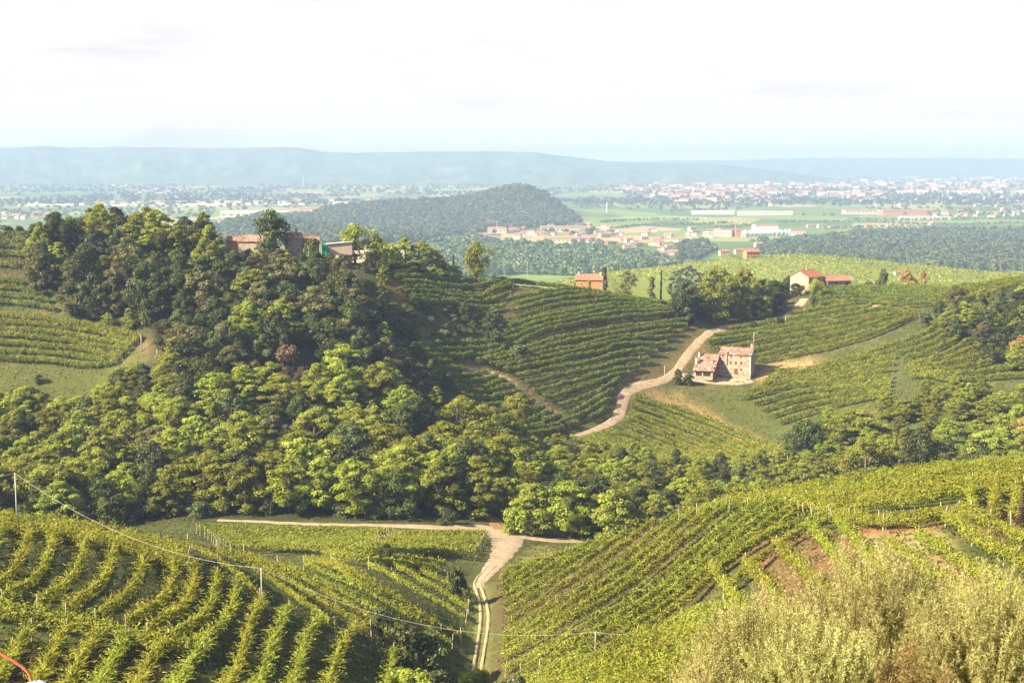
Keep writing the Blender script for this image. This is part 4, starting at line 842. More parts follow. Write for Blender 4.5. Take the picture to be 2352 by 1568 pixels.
# ---------------------------------------------------------------- buildings
M['tile_old'] = tile_mat("old_roof_tiles", [(.095, .052, .042), (.20, .125, .098), (.29, .205, .165), (.145, .088, .07), (.37, .29, .24)], 1.7)
M['tile_red'] = tile_mat("red_roof_tiles", [(.24, .095, .055), (.31, .13, .075), (.27, .11, .065)], 2.0)
M['tile_pink'] = tile_mat("pink_roof_tiles", [(.23, .115, .08), (.31, .165, .12), (.27, .14, .10)], 2.0)
M['stone_warm'] = stone_mat("warm_rubble_stone", [(.16, .128, .102), (.28, .232, .185), (.36, .305, .25), (.22, .178, .142)], 1.6)
M['stone_grey'] = stone_mat("greyish_rubble_stone", [(.22, .185, .15), (.31, .27, .22), (.36, .32, .27)], 2.0)
M['quoin'] = plain_mat("pale_corner_stone", (.36, .32, .27), (.50, .46, .40), 3, .9)
M['orange'] = plain_mat("orange_plaster", (.34, .14, .07), (.40, .18, .09), .8, .9)
M['white'] = plain_mat("white_plaster", (.42, .39, .35), (.52, .49, .45), .8, .9)
M['cream'] = plain_mat("cream_plaster", (.40, .33, .24), (.48, .41, .30), .8, .9)
M['yellowp'] = plain_mat("yellow_plaster", (.42, .28, .10), (.48, .33, .13), .8, .9)
M['brick'] = plain_mat("red_brick", (.30, .13, .08), (.42, .20, .12), 2, .9)
M['wood'] = plain_mat("brown_wood", (.07, .035, .02), (.15, .08, .045), 3, .8)
M['plank'] = plain_mat("grey_planks", (.26, .20, .17), (.42, .34, .29), 2, .9)
M['dark'] = plain_mat("dark_pane_and_shade", (.012, .01, .008), (.03, .022, .016), 2, .9)  # dark window panes, also the painted shade of the barn openings
M['tarp'] = plain_mat("green_tarpaulin", (.0, .20, .12), (.01, .28, .18), 1, .6)
M['metal'] = plain_mat("galvanised_metal", (.25, .25, .25), (.36, .36, .35), 2, .5, 0, .5)
M['rust'] = plain_mat("rust_red_paint", (.34, .10, .05), (.45, .16, .08), 3, .6)
M['enamel'] = plain_mat("white_enamel", (.62, .58, .56), (.72, .68, .66), 3, .4, 0, .5)
M['silo'] = plain_mat("steel_tank", (.50, .52, .55), (.62, .64, .67), .3, .4, 0, .5)
M['cable'] = plain_mat("grey_cable", (.30, .30, .29), (.4, .4, .39), 3, .6)
M['rock'] = plain_mat("pale_rock", (.35, .28, .21), (.55, .46, .36), 1.5, .95, .4)
def place(name, x, y, rot, label, cat, group=None, dz=0.0, z=None):
    o = link(name, None, loc=(float(x), float(y), (float(ground(x, y)) if z is None else z) + dz)); o.rotation_euler = (0, 0, R(rot)); o.empty_display_size = 1
    return tag(o, label, cat, group)
def window(parent, x, z, w, h, face, pos, mat='wood', sill=True):
    """face 'f' (y = pos, outward -y), 'l' (x = pos, outward -x), 'r' (outward +x)"""
    b = MB(); t = .06
    def bx(mb, a0, z0, a1, z1, d0, d1):
        if face == 'f': mb.box(a0, pos - d1, z0, a1, pos - d0, z1)
        elif face == 'b': mb.box(a0, pos + d0, z0, a1, pos + d1, z1)
        elif face == 'l': mb.box(pos - d1, a0, z0, pos - d0, a1, z1)
        else: mb.box(pos + d0, a0, z0, pos + d1, a1, z1)
    for a0, z0, a1, z1 in ((x-w/2-.1, z, x-w/2, z+h), (x+w/2, z, x+w/2+.1, z+h), (x-w/2-.1, z+h, x+w/2+.1, z+h+.14)): bx(b, a0, z0, a1, z1, .0, .07)
    if sill: bx(b, x-w/2-.16, z-.12, x+w/2+.16, z, .0, .12)
    o = b.build("window", M['quoin'], parent)
    q = MB(); bx(q, x-w/2+.01, z+.01, x+w/2-.01, z+h-.01, .0, .025); q.build("pane", M[mat], o); return o
def wall_box(x0, x1, y0, y1, h, ridge=None, axis='x'):
    b = MB()
    if ridge is None: b.box(x0, y0, -1.5, x1, y1, h)
    elif axis == 'x': b.add([(x0,y0,-1.5),(x1,y0,-1.5),(x1,y1,-1.5),(x0,y1,-1.5),(x0,y0,h),(x1,y0,h),(x1,y1,h),(x0,y1,h),(x0,(y0+y1)/2,ridge),(x1,(y0+y1)/2,ridge)],
          [(0,1,5,4),(2,3,7,6),(1,2,6,9,5),(3,0,4,8,7),(4,5,9,8),(6,7,8,9),(3,2,1,0)])
    return b
def gable_roof(x0, x1, y0, y1, h, ridge, over=.35, th=.16):
    b = MB(); ym = (y0 + y1) / 2; sl = (ridge - h) / (ym - y0); yo0, yo1 = y0 - over, y1 + over; ho = h - sl * over
    for a, e in ((yo0, 1), (yo1, -1)):
        vs_ = [(x0-over, a, ho+.03), (x1+over, a, ho+.03), (x1+over, ym, ridge+.03), (x0-over, ym, ridge+.03)]
        vs_ += [(p[0], p[1], p[2] + th) for p in vs_]
        f = [(3,2,1,0),(4,5,6,7),(0,1,5,4),(1,2,6,5),(2,3,7,6),(3,0,4,7)]
        b.add(vs_, f if e == 1 else [q[::-1] for q in f])
    b.tube([(x0-over, ym, ridge+.18), (x1+over, ym, ridge+.18)], .13, 6)
    return b
def chimney(parent, x, y, z0, z1, w=.55, mat='stone_warm', cap=True):
    b = MB(); b.box(x-w/2, y-w/2, z0, x+w/2, y+w/2, z1)
    o = b.build("chimney", M[mat], parent)
    if cap:
        c = MB(); c.box(x-w/2-.12, y-w/2-.12, z1+.002, x+w/2+.12, y+w/2+.12, z1+.14)
        for sx in (-1, 1): c.box(x+sx*w*.32-.08, y-w*.35, z1+.14, x+sx*w*.32+.08, y+w*.35, z1+.42)
        c.prism([(x-w/2-.15, z1+.42), (x+w/2+.15, z1+.42), (x, z1+.68)], y-w/2-.12, y+w/2+.12); c.build("chimney_cap", M['tile_pink'], o)
    return o

# the stone farmhouse
fx, fy = hit(1652, 861, 430)
FH = place("stone_farmhouse", fx, fy, -22, "stone farmhouse with mottled tile roofs and a lean-to barn wing beside the upper road", "farmhouse", dz=.6)
L_, W_, H_, RH_ = 11.0, 7.6, 6.9, 8.8
wall_box(0, L_, 0, W_, H_, RH_).build("wall", M['stone_warm'], FH)
gable_roof(0, L_, 0, W_, H_, RH_).build("roof", M['tile_old'], FH)
b = MB()
for k in range(12):
    w = .5 if k % 2 else .32; b.box(L_-w, -.05, k*.57, L_+.05, w*.9, k*.57+.51)
b.build("corner_stone", M['quoin'], FH)
b = MB(); b.box(2.05, -.28, 3.3, 2.75, .02, H_+1.1); b.build("flue", M['stone_warm'], FH)
for x in (1.2, 4.0, 7.6): window(FH, x, 5.75, .85, .75, 'f', 0, 'wood', False)
for x in (1.2, 4.0, 5.8, 7.7): window(FH, x, 3.3, .95, 1.35, 'f', 0, 'wood')
window(FH, 7.7, 1.2, .95, 1.1, 'f', 0, 'wood'); window(FH, 4.1, 1.6, .35, .5, 'f', 0, 'dark', False)
b = MB(); b.box(5.2, -.1, 0, 6.5, .0, 2.15); d = b.build("door", M['wood'], FH)
b = MB(); b.box(5.0, -.14, 2.16, 6.7, .0, 2.42); b.build("lintel", M['quoin'], d)
for z in (5.7, 3.6, 1.2): window(FH, 2.6, z, .45, .75, 'r', L_, 'dark')
chimney(FH, L_-.7, W_/2+.6, RH_-.9, RH_+1.5, .62, 'quoin')
b = MB(); b.tube([(L_-1.8, W_/2, RH_), (L_-1.8, W_/2, RH_+3.1)], .035, 5)
for k in range(4): b.tube([(L_-2.3+.1*k, W_/2-.3, RH_+2.95-.16*k), (L_-1.3-.1*k, W_/2+.3, RH_+2.95-.16*k)], .03, 4)
b.build("aerial", M['metal'], FH)
# barn wing: catslide roof falling towards the yard
bx0, bx1, yb, yr, yf, hz_b, hz_r, hz_f = -7.2, .0, 2.6, 0.2, -7.6, 5.4, 6.4, 1.8
b = MB()
b.box(bx0, yb-.3, -1.5, bx1-.02, yb, hz_b); b.box(bx0, yf+.3, -1.5, bx0+.3, yb-.3, 1.5)
vs_ = [(bx0, yf+.3, 1.5), (bx0, yb-.3, 1.5), (bx0, yb-.3, hz_b-.1), (bx0, yr, hz_r-.2), (bx0, yf+.3, hz_f-.1)]
b.add(vs_ + [(p[0]+.3, p[1], p[2]) for p in vs_], [(4,3,2,1,0),(5,6,7,8,9),(0,1,6,5),(2,3,8,7),(3,4,9,8),(4,0,5,9),(1,2,7,6)])
b.box(bx0+.3, yf+.3, -1.5, bx1-1.0, yf+.6, 1.0); b.box(bx1-1.0, yf+.25, -1.5, bx1-.45, yf+.8, 1.9)
b.build("barn_wall", M['stone_warm'], FH)
b = MB()
for (ya, za, yb_, zb) in ((yf-.3, hz_f-.2, yr, hz_r), (yr, hz_r, yb+.3, hz_b-.15)):
    vs_ = [(bx0-.3, ya, za), (bx1+.25 if ya < 0 else bx1-.02, ya, za), (bx1+.25 if ya < 0 else bx1-.02, yb_, zb), (bx0-.3, yb_, zb)]
    vs_ = [(p[0] if p[1] < .1 else min(p[0], bx1-.02), p[1], p[2]) for p in vs_]
    vs_ += [(p[0], p[1], p[2]+.18) for p in vs_]
    b.add(vs_, [(3,2,1,0),(4,5,6,7),(0,1,5,4),(1,2,6,5),(2,3,7,6),(3,0,4,7)])
b.build("barn_roof", M['tile_old'], FH)
b = MB(); b.box(bx1-.4, -6.9, -1.2, bx1-.15, -4.3, 3.0); b.build("barn_door", M['wood'], FH)
b = MB(); b.box(bx1-.45, -4.25, -1.2, bx1+.1, -3.7, 4.0); b.build("pillar", M['brick'], FH)
b = MB(); b.box(bx1-.45, -.5, -1.2, bx1+.05, -.02, 6.0); b.build("pillar", M['brick'], FH)
b = MB(); b.box(bx1-1.6, -3.6, -1.2, bx1-1.4, -.55, 5.0); b.build("inner_wall", M['orange'], FH)
for xa, xb in ((bx0+.7, bx0+2.8), (bx0+3.3, bx1-1.3)):
    b = MB(); b.box(xa, yf+.27, -.1, xb, yf+.297, 1.25); b.build("opening_shade", M['dark'], FH)  # flat dark panel on the barn front, its colour stands in for shade inside
chimney(FH, bx0+.2, -1.2, 4.5, 7.2, .6, 'quoin'); chimney(FH, bx0+.1, -4.6, 2.6, 5.8, .7, 'quoin')
# things in the yard
rx_, ry_ = hit(1700, 878, 430)
for i, (du, dv, s) in enumerate([(1690, 878, .9), (1698, 876, 1.2), (1706, 879, .8), (1718, 873, 1.0)]):
    x, y = hit(du, dv, 430); b = MB(); r = random.Random(i)
    for k in range(5): b.box(-s+r.random()*.3, -.5+k*.2, .0+.12*k, s-r.random()*.3, -.35+k*.2, .16+.12*k)
    o = b.build("wood_pile", M['quoin' if i == 1 else 'plank']); o.location = (x, y, float(ground(x, y))); o.rotation_euler = (0, 0, r.random()*3)
    tag(o, ["small pile of planks left in the farmhouse yard", "pale heap of boards at the farmhouse corner", "small stack of timber beside the pale heap", "boards piled under the farmhouse side wall"][i], "wood pile")

# the ridge farmhouse on the right
x, y = at_ud(1857, 568)
RF = place("ridge_farmhouse", x, y, 42, "tall stone farmhouse with bright red tile roof on the right ridge", "farmhouse", dz=-.3)
wall_box(0, 9.8, 0, 9.2, 6.9, 9.3).build("wall", M['stone_grey'], RF); gable_roof(0, 9.8, 0, 9.2, 6.9, 9.3, .3).build("roof", M['tile_red'], RF)
b = MB(); b.box(5.9, -.06, 0, 6.15, 0, 6.8); b.build("drainpipe", M['wood'], RF)
b = MB(); b.box(-.12, -.08, -1, .5, .3, 6.9); b.build("corner_stone", M['brick'], RF)
chimney(RF, 8.8, 7.6, 7.5, 10.0, .5, 'quoin')
x, y = at_ud(1900, 570)
RW = place("ridge_farmhouse", x+.6, y+3.5, 12, "low farmhouse wing with pink roof and brown shutters right of the tall farmhouse", "farmhouse", dz=-.3)
wall_box(0, 10.6, 0, 7, 4.9, 6.3).build("wall", M['stone_grey'], RW); gable_roof(0, 10.6, 0, 7, 4.9, 6.3, .7).build("roof", M['tile_pink'], RW)
for x_, z_, w_, h_ in ((1.0, 3.0, 1.0, 1.3), (3.9, 3.0, 1.3, 1.4), (8.6, 3.0, 1.5, 1.5), (.8, .2, .8, 1.2), (3.9, .1, 1.3, 1.4)): window(RW, x_, z_, w_, h_, 'f', 0, 'wood', False)
chimney(RW, 5.3, 4.6, 5.6, 7.2, .5, 'brick', False)
x, y = at_ud(1768, 590); GH = place("garage_shed", x, y, 15, "low pale house half hidden behind the grove", "house", dz=-.2)
wall_box(0, 7, 0, 5, 3.6, 4.8).build("wall", M['white'], GH); gable_roof(0, 7, 0, 5, 3.6, 4.8, .4).build("roof", M['tile_pink'], GH)
# the orange house
x, y = at_ud(1322, 538); OH = place("orange_house", x, y, -9, "small orange house with dark red roof on the central ridge", "house", z=ZC - float(s_of_v(670)) * float(y))
wall_box(0, 10.0, 0, 6.5, 4.6, 6.3).build("wall", M['orange'], OH); gable_roof(0, 10.0, 0, 6.5, 4.6, 6.3, .4).build("roof", M['tile_pink'], OH)
b = MB(); b.box(10.003, -.02, -1.4, 10.12, 6.52, 4.6); b.build("side_wall", M['white'], OH)
window(OH, 5.2, 2.6, .8, .9, 'f', 0, 'dark'); window(OH, 2.2, 2.6, .8, .9, 'f', 0, 'wood')
chimney(OH, .8, 3.2, 5.6, 7.4, .55, 'white', False); chimney(OH, 9.2, 2.4, 5.2, 7.3, .6, 'white', False)
hero('greenbush', 1354, 640, 0, 14, "thin small tree growing before the orange house front", D=532)
x, y = at_ud(1400, 575); NH = place("ridge_house", x, y, 8, "pinkish house half hidden between conifer and feathery tree", "house", dz=.5)
wall_box(0, 8, 0, 6, 4.4, 5.8).build("wall", M['cream'], NH); gable_roof(0, 8, 0, 6, 4.4, 5.8, .4).build("roof", M['tile_pink'], NH); window(NH, 2, 2.2, .9, 1.1, 'f', 0); window(NH, 5, 2.2, .9, 1.1, 'f', 0)
# the ridge farm on the left
def lowhouse(name, u, D, dz, rot, L, W, H, RH, wm, rm, label, wins=(), over=.35, vtop=None):
    x, y = at_ud(u, D)
    o = place(name, x, y, rot, label, "house", dz=dz)
    if vtop is not None:
        top = ZC - float(s_of_v(vtop)) * y; o.location.z = top - RH
    wall_box(0, L, 0, W, H, RH).build("wall", M[wm], o); gable_roof(0, L, 0, W, H, RH, over).build("roof", M[rm], o)
    for (x_, z_, w_, h_) in wins: window(o, x_, z_, w_, h_, 'f', 0, 'dark', False)
    return o
lowhouse("farm_building", 520, 474, 0, -4, 4.4, 5, 4.4, 5.6, 'brick', 'tile_old', "low brick shed with tiled roof at the left end of the ridge farm", vtop=545)
lowhouse("farm_building", 548, 471, 0, -5, 9.6, 6.5, 4.5, 6.3, 'stone_grey', 'tile_old', "long low farm building left of the dense dark tree", vtop=542)
o = lowhouse("farm_building", 655, 472, 0, 6, 5.4, 6, 6.0, 7.6, 'stone_warm', 'tile_old', "tall narrow farm building right of the dense dark tree", vtop=537)
chimney(o, 3.6, 3, 7, 9.0, .6, 'stone_warm')
o = lowhouse("farm_building", 692, 476, 0, 6, 5.8, 6, 4.2, 6.2, 'stone_warm', 'tile_pink', "lower farm building with broad chimney cap on the ridge", vtop=546)
chimney(o, 3.2, 3.2, 5.6, 7.6, .7, 'stone_warm')
x, y = at_ud(752, 470); BN = place("plank_barn", x, y, 8, "long weathered plank barn with a single-pitch roof", "barn"); BN.location.z = ZC - float(s_of_v(579)) * float(y)
b = MB(); b.add([(0,0,-1),(8.2,0,-1),(8.2,4,-1),(0,4,-1),(0,0,2.5),(8.2,0,3.2),(8.2,4,3.2),(0,4,2.5)], [(3,2,1,0),(4,5,6,7),(0,1,5,4),(1,2,6,5),(2,3,7,6),(3,0,4,7)]); b.build("wall", M['plank'], BN)
b = MB(); b.add([(-.4,-.4,2.5),(8.6,-.4,3.27),(8.6,4.4,3.27),(-.4,4.4,2.5),(-.4,-.4,2.65),(8.6,-.4,3.42),(8.6,4.4,3.42),(-.4,4.4,2.65)], [(3,2,1,0),(4,5,6,7),(0,1,5,4),(1,2,6,5),(2,3,7,6),(3,0,4,7)]); b.build("roof", M['metal'], BN)
x, y = at_ud(740, 469); b = MB(); n = 9
for i in range(n):
    b.add([(i*.24, .12*math.sin(i*1.9), -1), ((i+1)*.24, .12*math.sin((i+1)*1.9), -1), ((i+1)*.24, .1*math.sin((i+1)*1.3), 2.6-.05*i), (i*.24, .1*math.sin(i*1.3), 2.6-.05*(i-1)),
           (i*.24, .3+.12*math.sin(i*1.9), -1), ((i+1)*.24, .3+.12*math.sin((i+1)*1.9), -1), ((i+1)*.24, .3+.1*math.sin((i+1)*1.3), 2.6-.05*i), (i*.24, .3+.1*math.sin(i*1.3), 2.6-.05*(i-1))], [(0,1,2,3),(7,6,5,4),(3,2,6,7),(0,3,7,4),(1,5,6,2)])
o = b.build("tarpaulin", M['tarp']); o.location = (x, y, ZC - float(s_of_v(580)) * float(y)); tag(o, "bright green tarpaulin hanging at the left end of the plank barn", "tarpaulin")
for i, u in enumerate((812, 822, 836, 845)):
    x, y = at_ud(u, 472); b = MB()
    for k in range(9): a = k % 3; b.tube([(-.9+.1*k % .3, a*.42-.4+(k//3)*.2, .2+(k//3)*.36), (.9, a*.42-.4+(k//3)*.2, .22+(k//3)*.36)], .19, 7)
    o = b.build("log_pile", M['rock']); o.location = (x, y, ZC - float(s_of_v(583)) * float(y)); o.rotation_euler = (0, 0, .5+i)
    tag(o, "%s pile of pale logs right of the plank barn, counted from the barn" % ordinal(i), "log pile")

# ---------------------------------------------------------------- poles, cable, lamp
def pole(u, vb, vt, label, rad=.12, D=None, arms=False, mat='metal', dmin=60, name="utility_pole", cat="pole"):
    if D is None: x, y = hit(u, vb, dmin)
    else: x, y = at_ud(u, D)
    z0 = float(ground(x, y)); h = ZC - float(s_of_v(vt)) * float(y) - z0
    o = place(name, x, y, 0, label, cat)
    b = MB(); b.tube([(0,0,-.6),(0,0,h*.5),(0,0,h)], [rad*1.25, rad, rad*.75], 10); b.build("shaft", M[mat], o, True)
    b = MB(); b.tube([(0,0,h),(0,0,h+.14)], [rad*1.0, rad*.6], 8)
    if arms: b.box(-.7, -.04, h-.35, .7, .04, h-.25); b.tube([(-.6,0,h-.25),(-.6,0,h-.08)], .05, 6); b.tube([(.6,0,h-.25),(.6,0,h-.08)], .05, 6)
    b.build("insulator", M['enamel'], o); return Vector((x, y, z0 + h + .1))
pA = pole(40, 1190, 1088, "grey utility pole on the crest of the left vine hill", .09, D=186)
pB = pole(602, 1402, 1306, "grey utility pole among the curved rows left of centre", .08, dmin=100)
pC = pole(1367, 1510, 1452, "short grey pole carrying the cable at the foot of the right hill", .06, dmin=100)
pD = pole(1460, 1490, 1455, "small grey pole right of the short cable pole", .045, dmin=100)
def cable(A, B, sag, name, label, rad=.017):
    n = 28; pts = [A.lerp(B, i / n) - Vector((0, 0, sag * 4 * (i/n) * (1 - i/n))) for i in range(n + 1)]
    b = MB(); b.tube(pts, rad, 5); tag(b.build(name, M['cable']), label, "cable")
x0_, y0_ = at_ud(-330, 180)
cable(Vector((x0_, y0_, float(ground(x0_, y0_)) + 7)), pA, 1.0, "overhead_cable", "overhead cable leaving the crest pole to the left")
cable(pA, pB, 2.6, "overhead_cable", "overhead cable between the crest pole and the middle pole")
cable(pB, pC, 3.2, "overhead_cable", "long overhead cable crossing the lane to the short pole", .016)
cable(pC, pD, .2, "overhead_cable", "short cable between the two small poles", .014)
cable(pD, pD + Vector((9, 1, -1.0)), .3, "overhead_cable", "thin cable running into the silvery shrub", .012)
pole(1731, 803, 764, "leaning pale pole behind the stone farmhouse", .10, dmin=420, name="wooden_pole")
pole(1770, 733, 696, "pale wooden pole before the dark grove", .10, dmin=420, name="wooden_pole")
pole(1834, 716, 678, "thin dark pole beside the road to the ridge farmhouse", .08, dmin=420, mat='wood', name="wooden_pole")
pole(1804, 748, 724, "small pole at the end of the upper vine rows", .08, dmin=420, name="wooden_pole")
pole(1526, 884, 840, "grey pole at the bend of the upper road", .09, dmin=420, name="wooden_pole")
pole(1211, 640, 600, "thin mast on the ridge left of the orange house", .07, D=560, name="mast", cat="mast")
pole(325, 808, 769, "tall stake at the right end of the striped terrace", .11, dmin=380, name="wooden_stake", cat="stake")
pole(361, 826, 804, "short stake beside the red earth patch", .09, dmin=380, name="wooden_stake", cat="stake")
for i, u in enumerate((1808, 1819, 1828, 1837, 1846, 1856)): pole(u, 1062 - i*2.5, 1040 - i*2.5, "%s from the left in the row of bare end stakes of the dense vineyard" % ordinal(i), .07, D=412, mat='post', name="end_stake", cat="stake")
# street lamp at the lower left
lx, ly = -300*0 + 20.0 * (-30 - CU) / F / float(dy_of_v(1500)), 20.0
LMP = place("street_lamp", lx - .9, ly, 0, "rust-red curved street lamp arm with a white shade at the bottom left", "street lamp", z=float(ground(lx-.9, ly)))
zg_ = float(ground(lx-.9, ly))
def lp(u, v, D=20.0): return Vector((D * (u - CU) / F / float(dy_of_v(v)) - (lx-.9), 0, ZC - float(s_of_v(v)) * D - zg_))
arm = [lp(-130, 1440), lp(-60, 1463), lp(0, 1500), lp(30, 1517), lp(55, 1533), lp(67, 1546), lp(72, 1562), lp(74, 1572)]
b = MB(); b.tube([(0,0,-.3), (0,0,arm[0].z*.6), tuple(Vector((arm[0].x*.2, 0, arm[0].z*.97))), tuple(arm[0])], [.05,.045,.035,.03], 10); b.build("pole", M['rust'], LMP, True)
b = MB(); b.tube([tuple(q) for q in arm], .023, 10); b.build("arm", M['rust'], LMP, True)
c_ = lp(82, 1568); b = MB()
prof = [(.02, .03), (.06, .03), (.14, -.005), (.17, -.06), (.18, -.10)]; nseg = 24
for r_, z_ in prof:
    for k in range(nseg): w = 2*math.pi*k/nseg; b.v.append((c_.x + math.cos(w)*r_, c_.y + math.sin(w)*r_, c_.z + z_))
for i in range(len(prof)-1):
    for k in range(nseg): b.f.append([i*nseg+k, i*nseg+(k+1) % nseg, (i+1)*nseg+(k+1) % nseg, (i+1)*nseg+k]); b.m.append(0)
b.f.append(list(range(nseg))); b.m.append(0); b.build("lamp_shade", M['enamel'], LMP, True)

# ---------------------------------------------------------------- silvery shrubs close to the viewpoint
def silver_bush(name, x, y, H, W, nst, seed, label, per=64, leaf=.07, mat='silver'):
    r = np.random.default_rng(seed); z0 = float(ground(x, y)); o = link(name, None, loc=(x, y, z0 - .2)); tag(o, label, "shrub")
    Vs, Ts = [], []; st = MB()
    for i in range(nst):
        a = r.random() * 2 * math.pi; sp = r.random() ** .55; d = np.array([math.cos(a) * sp, math.sin(a) * sp])
        tip = np.array([d[0] * W * .5, d[1] * W * .5, H * (1 - .42 * sp ** 2) * r.uniform(.82, 1.06)])
        base = np.array([d[0] * W * .10, d[1] * W * .10, 0]); mid = (base + tip) * .5 + np.array([-d[0], -d[1], .6]) * W * .04 + r.normal(0, .06, 3)
        t = np.linspace(0, 1, 7)[:, None]; c = (1-t)**2*base + 2*t*(1-t)*mid + t*t*tip
        if i % 3 == 0: st.tube([tuple(q) for q in c], list(np.linspace(.016, .003, 7)), 4, caps=False)
        nb = 9
        for k in range(nb):
            f = .35 + .65 * (k + r.random()) / nb; p0 = (1-f)**2*base + 2*f*(1-f)*mid + f*f*tip
            dd = (tip - base) / np.linalg.norm(tip - base) + r.normal(0, .38, 3); dd[2] += .25; dd /= np.linalg.norm(dd); ln = r.uniform(.25, .6) * (1.15 - f * .5)
            if k == nb - 1: dd = (tip - mid) / np.linalg.norm(tip - mid); p0 = tip - dd * ln * .5
            n = int(per * ln / .35); s = (np.arange(n) + r.random(n)) / n
            cc = p0 + dd * (ln * s)[:, None] + r.normal(0, .006, (n, 3))
            ld = dd + r.normal(0, .75, (n, 3)) * (1 - .3 * s)[:, None]; ld /= np.linalg.norm(ld, axis=1)[:, None]
            l = leaf * (1.1 - .5 * s) * r.uniform(.7, 1.2, n); cc = cc + ld * l[:, None] * .5
            V, T = leaves(cc, np.cross(ld, r.normal(0, 1, (n, 3))) + np.array([0, 0, .4]), .0095 + 0 * l, l, r, .4, np.clip(.35 + .4 * r.random(n) + .25 * (f - .5) + r.normal(0, .08), 0, 1), tdir=ld)
            Vs.append(V); Ts.append(T)
    V = np.vstack(Vs); T = np.concatenate(Ts)
    link("foliage", mesh_from("foliage", V, 4, np.arange(len(V)), M[mat], attrs={"tint": T}), o)
    st.build("stem", M['straw'], o)
    return o
def bush_at(u, vtop, D, W, nst, seed, label, **kw):
    x = D * (u - CU) / F / float(dy_of_v(vtop)); top = ZC - float(s_of_v(vtop)) * D; H = top - float(ground(x, D)) + .2
    return silver_bush("silvery_shrub", x, D, H, W, nst, seed, label, **kw)
bush_at(2010, 1285, 19.5, 4.6, 520, 1, "large silvery feathery shrub filling the lower right corner")
bush_at(1750, 1385, 18.0, 2.6, 240, 2, "pale silver shrub at the left flank of the large shrub")
bush_at(2290, 1330, 18.0, 3.2, 300, 3, "golden-green feathery shrub at the right edge")
bush_at(1640, 1520, 16.5, 1.3, 90, 4, "low silver shrub tip at the bottom left of the large shrub")
bush_at(2090, 1500, 16.0, 1.6, 110, 5, "straw-brown twiggy shrub in front of the large shrub", mat='straw')
bush_at(1880, 1430, 16.5, 2.4, 200, 6, "yellowish feathery shrub in front of the large shrub")
# ---------------------------------------------------------------- woods, vineyards and towns of the plain
def clump_tpl(seed, n):
    r = np.random.default_rng(seed); d = r.normal(0, 1, (n, 3)); d /= np.linalg.norm(d, axis=1)[:, None]; d[:, 2] = np.abs(d[:, 2]) * 1.1 - .25
    C = d * np.array([.5, .5, .55]) * (.75 + .3 * r.random((n, 1))); C[:, 2] += .42
    s = (.42 if n < 30 else .30) * (.7 + .6 * r.random(n)); return leaves(C, d, s, s, r, .35, np.clip(.35 + .5 * r.random(n) + .15 * d[:, 2], 0, 1))
TPL = {n: [clump_tpl(50 + k + n, n) for k in range(6)] for n in (16, 40, 90)}
def wood_mass(name, P, h, n, label, mat='farwood', seed=0, cat="wood"):
    if not len(P): return
    r = np.random.default_rng(seed); z = ground(P[:, 0], P[:, 1]); Vs, Ts = [], []
    kk = r.integers(6, size=len(P)); hh = h * r.uniform(.6, 1.25, len(P)); ww = hh * r.uniform(.8, 1.3, len(P)); dt = r.uniform(-.3, .3, len(P))
    for k in range(6):
        V, T = TPL[n][k]; i = np.nonzero(kk == k)[0]
        if not len(i): continue
        A = V[None] * np.stack([ww[i], ww[i], hh[i]], 1)[:, None, :] + np.stack([P[i, 0], P[i, 1], z[i]], 1)[:, None, :]
        Vs.append(A.reshape(-1, 3)); Ts.append((T[None] * .8 + .1 + dt[i][:, None]).ravel())
    V = np.vstack(Vs); T = np.clip(np.concatenate(Ts), 0, 1)
    tag(link(name, mesh_from(name, V, 4, np.arange(len(V)), M[mat], attrs={"tint": T})), label, cat, kind="stuff")
def sample_poly(poly, N, seed, dmin, dmax=21000):
    r = np.random.default_rng(seed); us = [q[0] for q in poly]; vs2 = [q[1] for q in poly]; out = []
    U = r.uniform(min(us), max(us), N * 3); W = r.uniform(min(vs2), max(vs2), N * 3); k = inpoly(U, W, poly)
    for u, v in zip(U[k][:N], W[k][:N]):
        x, y = hit(u, v, dmin, dmax)
        if y > dmin * 1.02: out.append((x, y))
    return np.array(out)
W1 = [(985,642),(985,560),(1060,550),(1110,556),(1200,562),(1340,570),(1500,592),(1570,614),(1500,652),(1400,650),(1320,634),(1180,630),(1130,642)]
W2 = [(1900,562),(1960,538),(2100,531),(2420,531),(2420,628),(2200,622),(2080,618),(1960,603),(1900,590)]
wood_mass("valley_wood", sample_poly(W1, 1500, 1, 1350), 12, 90, "blue-green wood filling the valley below the village", seed=1)
wood_mass("valley_wood", sample_poly(W2, 1700, 2, 1350), 12, 90, "broad dark wood on the plain behind the vineyard hill", seed=2)
wood_mass("valley_wood", np.vstack([sample_poly([(1555,600),(1555,562),(1620,555),(1645,575),(1600,600)], 160, 3, 1350), sample_poly([(1730,592),(1750,560),(1900,552),(1960,568),(1920,592)], 330, 4, 1350), sample_poly([(1560,652),(1560,640),(1640,655),(1640,690),(1560,690)], 60, 5, 620)]), 10, 90, "loose groups of trees between the yellow houses and the wood", seed=3)
W4 = [(480,562),(520,520),(600,496),(700,500),(760,480),(900,466),(1020,462),(1080,450),(1120,440),(1190,428),(1240,442),(1290,478),(1340,512),(1300,522),(1180,528),(1060,545),(980,556),(800,565)]
wood_mass("hill_wood", sample_poly(W4, 5200, 6, 2300, 4600), 15, 40, "bluish wood covering the isolated cone-shaped hill and its long spur", seed=6)
